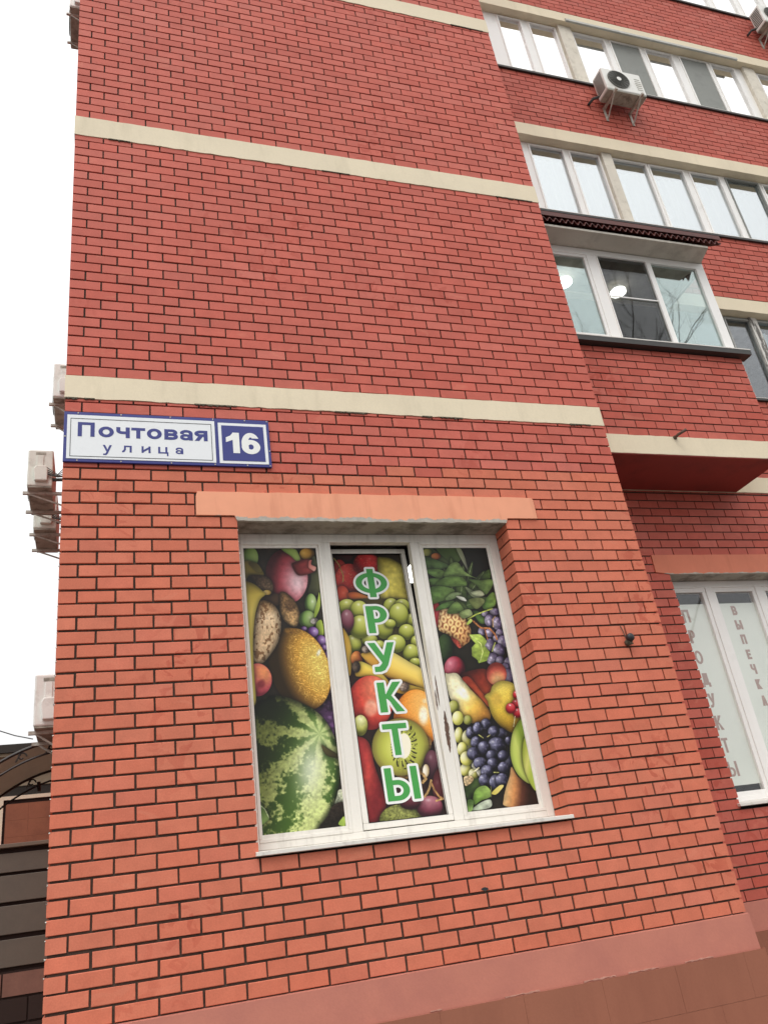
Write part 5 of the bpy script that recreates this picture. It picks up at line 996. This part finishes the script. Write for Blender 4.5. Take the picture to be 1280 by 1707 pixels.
# ------------------------------------------------------------------ air conditioners
def make_ac(name,label,group,w,d,h,so,body,style=0):
    t=thing(name,label,'air conditioner',(0,0,0),0,group); y1=-so; y0=-so-d
    MB().box(-w/2,w/2,y0,y1,.0,h).build('casing',body,t,bev=.018)
    fc=MB(); fx=-w*.13; fz=h*.52; fr_=h*.40
    fc.tube([(fx,y0-.004,fz),(fx,y0-.014,fz),(fx,y0-.016,fz)],[fr_,fr_,fr_*.93],36); fco=fc.build('fan_grille',M['acd'],t)
    rg=MB()
    for k in range(1,7):
        r=fr_*k/7; rg.tube([(fx+r*math.cos(a),y0-.019,fz+r*math.sin(a)) for a in [2*math.pi*i/28 for i in range(29)]],.0035,5,False)
    for k in range(8): a=math.pi*k/8; rg.tube([(fx-fr_*.95*math.cos(a),y0-.018,fz-fr_*.95*math.sin(a)),(fx+fr_*.95*math.cos(a),y0-.018,fz+fr_*.95*math.sin(a))],.003,4)
    rg.build('grille_wire',M['rubber'],fco); MB().tube([(fx,y0-.02,fz),(fx,y0-.024,fz)],h*.085,20).build('fan_hub',body,fco)
    sl=MB()
    for k in range(6): sl.box(w*.30,w*.44,y0-.003,y0+.01,h*(.2+.1*k),h*(.2+.1*k)+.012)
    sl.build('louvre',M['acg'],t)
    gs=MB()
    for k in range(9):
        z=h*.12+k*h*.088; gs.box(-w/2-.004,-w/2+.004,y0+.04,y1-.03,z,z+h*.05)
    gs.build('side_grille',M['acd'],t)
    MB().prism([(y0+d*.30,h*.10),(y0+d*.24,h*.42),(y0+d*.34,h*.52),(y0+d*.72,h*.52),(y0+d*.80,h*.42),(y0+d*.80,h*.10)],'x',w/2+.001,w/2+.055).build('valve_cover',body,t,bev=.012)
    MB().box(w/2-.002,w/2+.004,y0+d*.3,y0+d*.7,h*.86,h*.93).build('handle_recess',M['acg'],t); MB().box(w/2-.001,w/2+.012,y0+d*.36,y0+d*.62,h*.53,h*.84).build('side_rib',body,t,bev=.004)
    MB().box(-w/2+.01,w/2-.01,y0+.01,y1-.01,-.018,-.001).build('base_pan',M['acg'],t)
    for s in (-1,1):
        x=s*w*.33; br=MB(); br.box(x-.018,x+.018,y0-.05,-.002,-.056,-.020); br.box(x-.02,x+.02,-.012,-.001,-.30,-.02)
        br.tube([(x,-.02,-.27),(x,y0+.02,-.05)],.012,6); br.build('bracket',M['steel'],t)
    MB().tube([(w/2-.03 if style else -w/2+.02,y1-.02,h*.2),(w/2+.06 if style else -w/2-.09,-.08,h*.12),(w/2+.05 if style else -w/2-.16,-.02,-.02)],.022,8).build('pipe_insulation',M['rubber'],t,smooth=True)
    if style:
        cbm=MB()
        for k in range(4): z=h*(.30+.06*k); cbm.tube([(w/2+.03,y0+d*.75,z),(w/2+.05,y1+.06,z-.05-.02*k),(w/2+.03,-.12,z-.02+.03*k),(w/2+.02,-.002,z+.04*k-.03)],.006 if k else .012,5)
        cbm.build('cable',M['rubber'],t)
    return t
a0=make_ac('air_conditioner','air conditioner with round grey fan hung under the fourth floor balcony glass','outdoor air conditioner units',.72,.25,.485,.09,M['acw'])
a0.location=(7.90,WY,12.42)
a1=copy_tree(a0); a1.location=(12.17,WY,15.40); a1['label']='air conditioner cut by the frame corner, hung under the top floor glass'
s0=make_ac('air_conditioner','aged air conditioner standing off the side wall, nearer of the low pair','outdoor air conditioner units',.80,.30,.52,.31,M['acb'],1); s0.rotation_euler=(0,0,R(-90)); s0.location=(0,4.40,6.93)
for (y,z,lab) in ((5.62,6.93,'aged air conditioner standing off the side wall, farther of the low pair'),):
    c=copy_tree(s0); c.location=(0,y,z); c['label']=lab
s1=make_ac('air_conditioner','pale air conditioner peeking past corner beside lower cream band','outdoor air conditioner units',.80,.28,.54,.075,M['acw'],1); s1.rotation_euler=(0,0,R(-90)); s1.location=(0,4.40,8.28)
for (y,z,lab) in ((3.70,3.76,'white air conditioner low on the side wall above the iron canopy'),(4.2,16.2,'small air conditioner peeking past corner at the top of the side wall')):
    c=copy_tree(s1); c.location=(0,y,z); c['label']=lab
# ------------------------------------------------------------------ yard behind the corner
fe=thing('slat_fence','dark slat fence on a brick base beside the building corner','fence',(-1.6,2.,0))
FX0,FX1=-3.2,-.03
def lb(n,x0,x1,y0,y1,z0,z1,m,p,bev=0): return MB().box(x0+1.6,x1+1.6,y0-2,y1-2,z0,z1).build(n,m,p,bev=bev)
lb('fence_cap',FX0,FX1,1.95,2.06,2.470,2.50,M['fencecap'],fe,.004); lb('back_rail',FX0,FX1,2.02,2.05,.0,2.469,M['fdark'],fe)
for z0,z1 in ((2.285,2.43),(2.065,2.262),(1.83,2.038),(1.60,1.795)): lb('slat',FX0,FX1,1.985,2.018,z0,z1,M['fence'],fe,.004)
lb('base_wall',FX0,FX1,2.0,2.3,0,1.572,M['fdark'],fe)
for r_,z in enumerate((1.40,1.225,1.05,.875,.70)):
    x=FX0-(.12 if r_%2 else 0)
    while x<FX1:
        a,b=max(x,FX0),min(x+.30,FX1); x+=.312
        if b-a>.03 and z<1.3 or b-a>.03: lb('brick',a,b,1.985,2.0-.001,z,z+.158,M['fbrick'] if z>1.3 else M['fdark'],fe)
an=thing('annex_house','low annex with dark wall and brown tiled panel in a pale frame','building',(-2.5,7.,0))
def la(n,x0,x1,y0,y1,z0,z1,m,p=None,bev=0): return MB().box(x0+2.5,x1+2.5,y0-7,y1-7,z0,z1).build(n,m,p or an,bev=bev)
la('wall',-6,-.05,7.02,9.5,0,3.82,M['awall']); la('upper_wall',-6,-.05,7.0,7.2,3.825,4.18,M['abeige']); la('roof',-6.1,-.04,6.7,9.6,4.23,4.34,M['awall']); la('roof_soffit',-6.1,-.04,6.75,9.5,4.185,4.228,M['abeige'])
dp=la('framed_panel',-.935,-.05,6.985,7.018,2.2,3.64,M['fdark'])
for r_ in range(6):
    for c_ in range(3):
        x=-.905+c_*.285; z=2.3+r_*.215; la('tile',x,min(x+.2835,-.06),6.972,6.984,z,z+.2135,M['abrick'],dp)
la('trim',-.985,-.937,6.95,7.018,2.2,3.69,M['atrim'],dp); la('trim',-.936,-.05,6.95,7.018,3.642,3.69,M['atrim'],dp)
cn=thing('entrance_canopy','arched smoked canopy on scrolled wrought iron brackets beside the building','canopy',(-.9,4.6,0))
def arch(x): return 3.775-.16*((x+.02)/.5)**2*.62-.06*((x+.02)/.9)**4*.3
xs_=[-2.0+i*.1 for i in range(20)]
sh=MB()
for a,b in zip(xs_,xs_[1:]):
    for dz in (0,.008): sh.quad((a+.9,-.6,arch(a)+dz),(b+.9,-.6,arch(b)+dz),(b+.9,1.0,arch(b)+dz),(a+.9,1.0,arch(a)+dz))
sh.build('canopy_sheet',M['poly'],cn,fix=False)
for y,in_ in ((-.6,1),(1.0,1)):
    ir=MB(); ir.tube([(x+.9,y,arch(x)-.012) for x in xs_],.018,6); ir.tube([(x+.9,y,arch(x)-.12-.05*abs(x)) for x in xs_ if x>-.95],.012,6)
    for k,x in enumerate((-.2,-.5)):
        zt_=arch(x)-.02; ir.tube([(x+.9+.05*math.cos(t)*(1-t/9),y,zt_-.055+.05*math.sin(t)*(1-t/9)) for t in [i*.5 for i in range(12)]],.009,5); ir.tube([(x+.9,y,zt_),(x+.9-.06,y,zt_-.11)],.009,5)
    ir.build('iron_bracket',M['iron'],cn)
io=MB(); io.tube([(-.42+.9,1.0,arch(-.42)-.1),(-.41+.9,1.0,3.50)],.022,8); io.tube([(-.10+.9,-.6,arch(-.1)),(-.10+.9,1.0,arch(-.1))],.014,6); io.tube([(-1.0+.9,-.6,arch(-1.)),(-1.0+.9,1.0,arch(-1.))],.014,6); io.build('iron_post',M['iron'],cn)
cb=thing('overhead_cable','black cable sagging from the left towards the low air conditioner','cable',(-.35,3.6,3.7)); MB().tube([(-.02,0,.0),(-.2,.05,.06),(-.45,.1,.17),(-.9,.2,.42),(-2.6,.6,1.6)],.006,6).build('wire',M['black'],cb)
# ------------------------------------------------------------------ bare tree across the pavement, mirrored in the bay window
tr=thing('bare_tree','tall leafless tree mirrored as dark twigs in the bay window panes','tree',(14.2,-8.6,0))
trunk=MB(); crown=MB(); rt_=random.Random(21)
trunk.tube([(0,0,0),(.05,.02,3),(-.05,.08,7),(.08,.0,11),(.0,.05,14)],[.26,.21,.17,.12,.08],9)
def limb(p,d,L,r,lv):
    pts=[p]; q=p.copy(); dd=d.copy()
    for k in range(4):
        dd=(dd+Vector((rt_.uniform(-.22,.22),rt_.uniform(-.22,.22),rt_.uniform(-.05,.2)))).normalized(); q=q+dd*L/4; pts.append(q.copy())
    crown.tube(pts,[r*(1-.16*k) for k in range(5)],5 if lv<2 else 4,False)
    if lv<3:
        for k in range(3 if lv else 4):
            s=pts[rt_.randint(1,4)]; e=(dd+Vector((rt_.uniform(-.9,.9),rt_.uniform(-.9,.9),rt_.uniform(-.2,.5)))).normalized(); limb(s,e,L*rt_.uniform(.5,.7),r*.5,lv+1)
for k in range(15):
    a=k*2.4; z=6+k*.6; limb(Vector((0,.04,z)),Vector((math.cos(a),math.sin(a),.9)).normalized(),3.4-.09*k,.045-.0015*k,0)
trunk.build('trunk',M['bark'],tr); crown.build('crown',M['bark'],tr,fix=False)
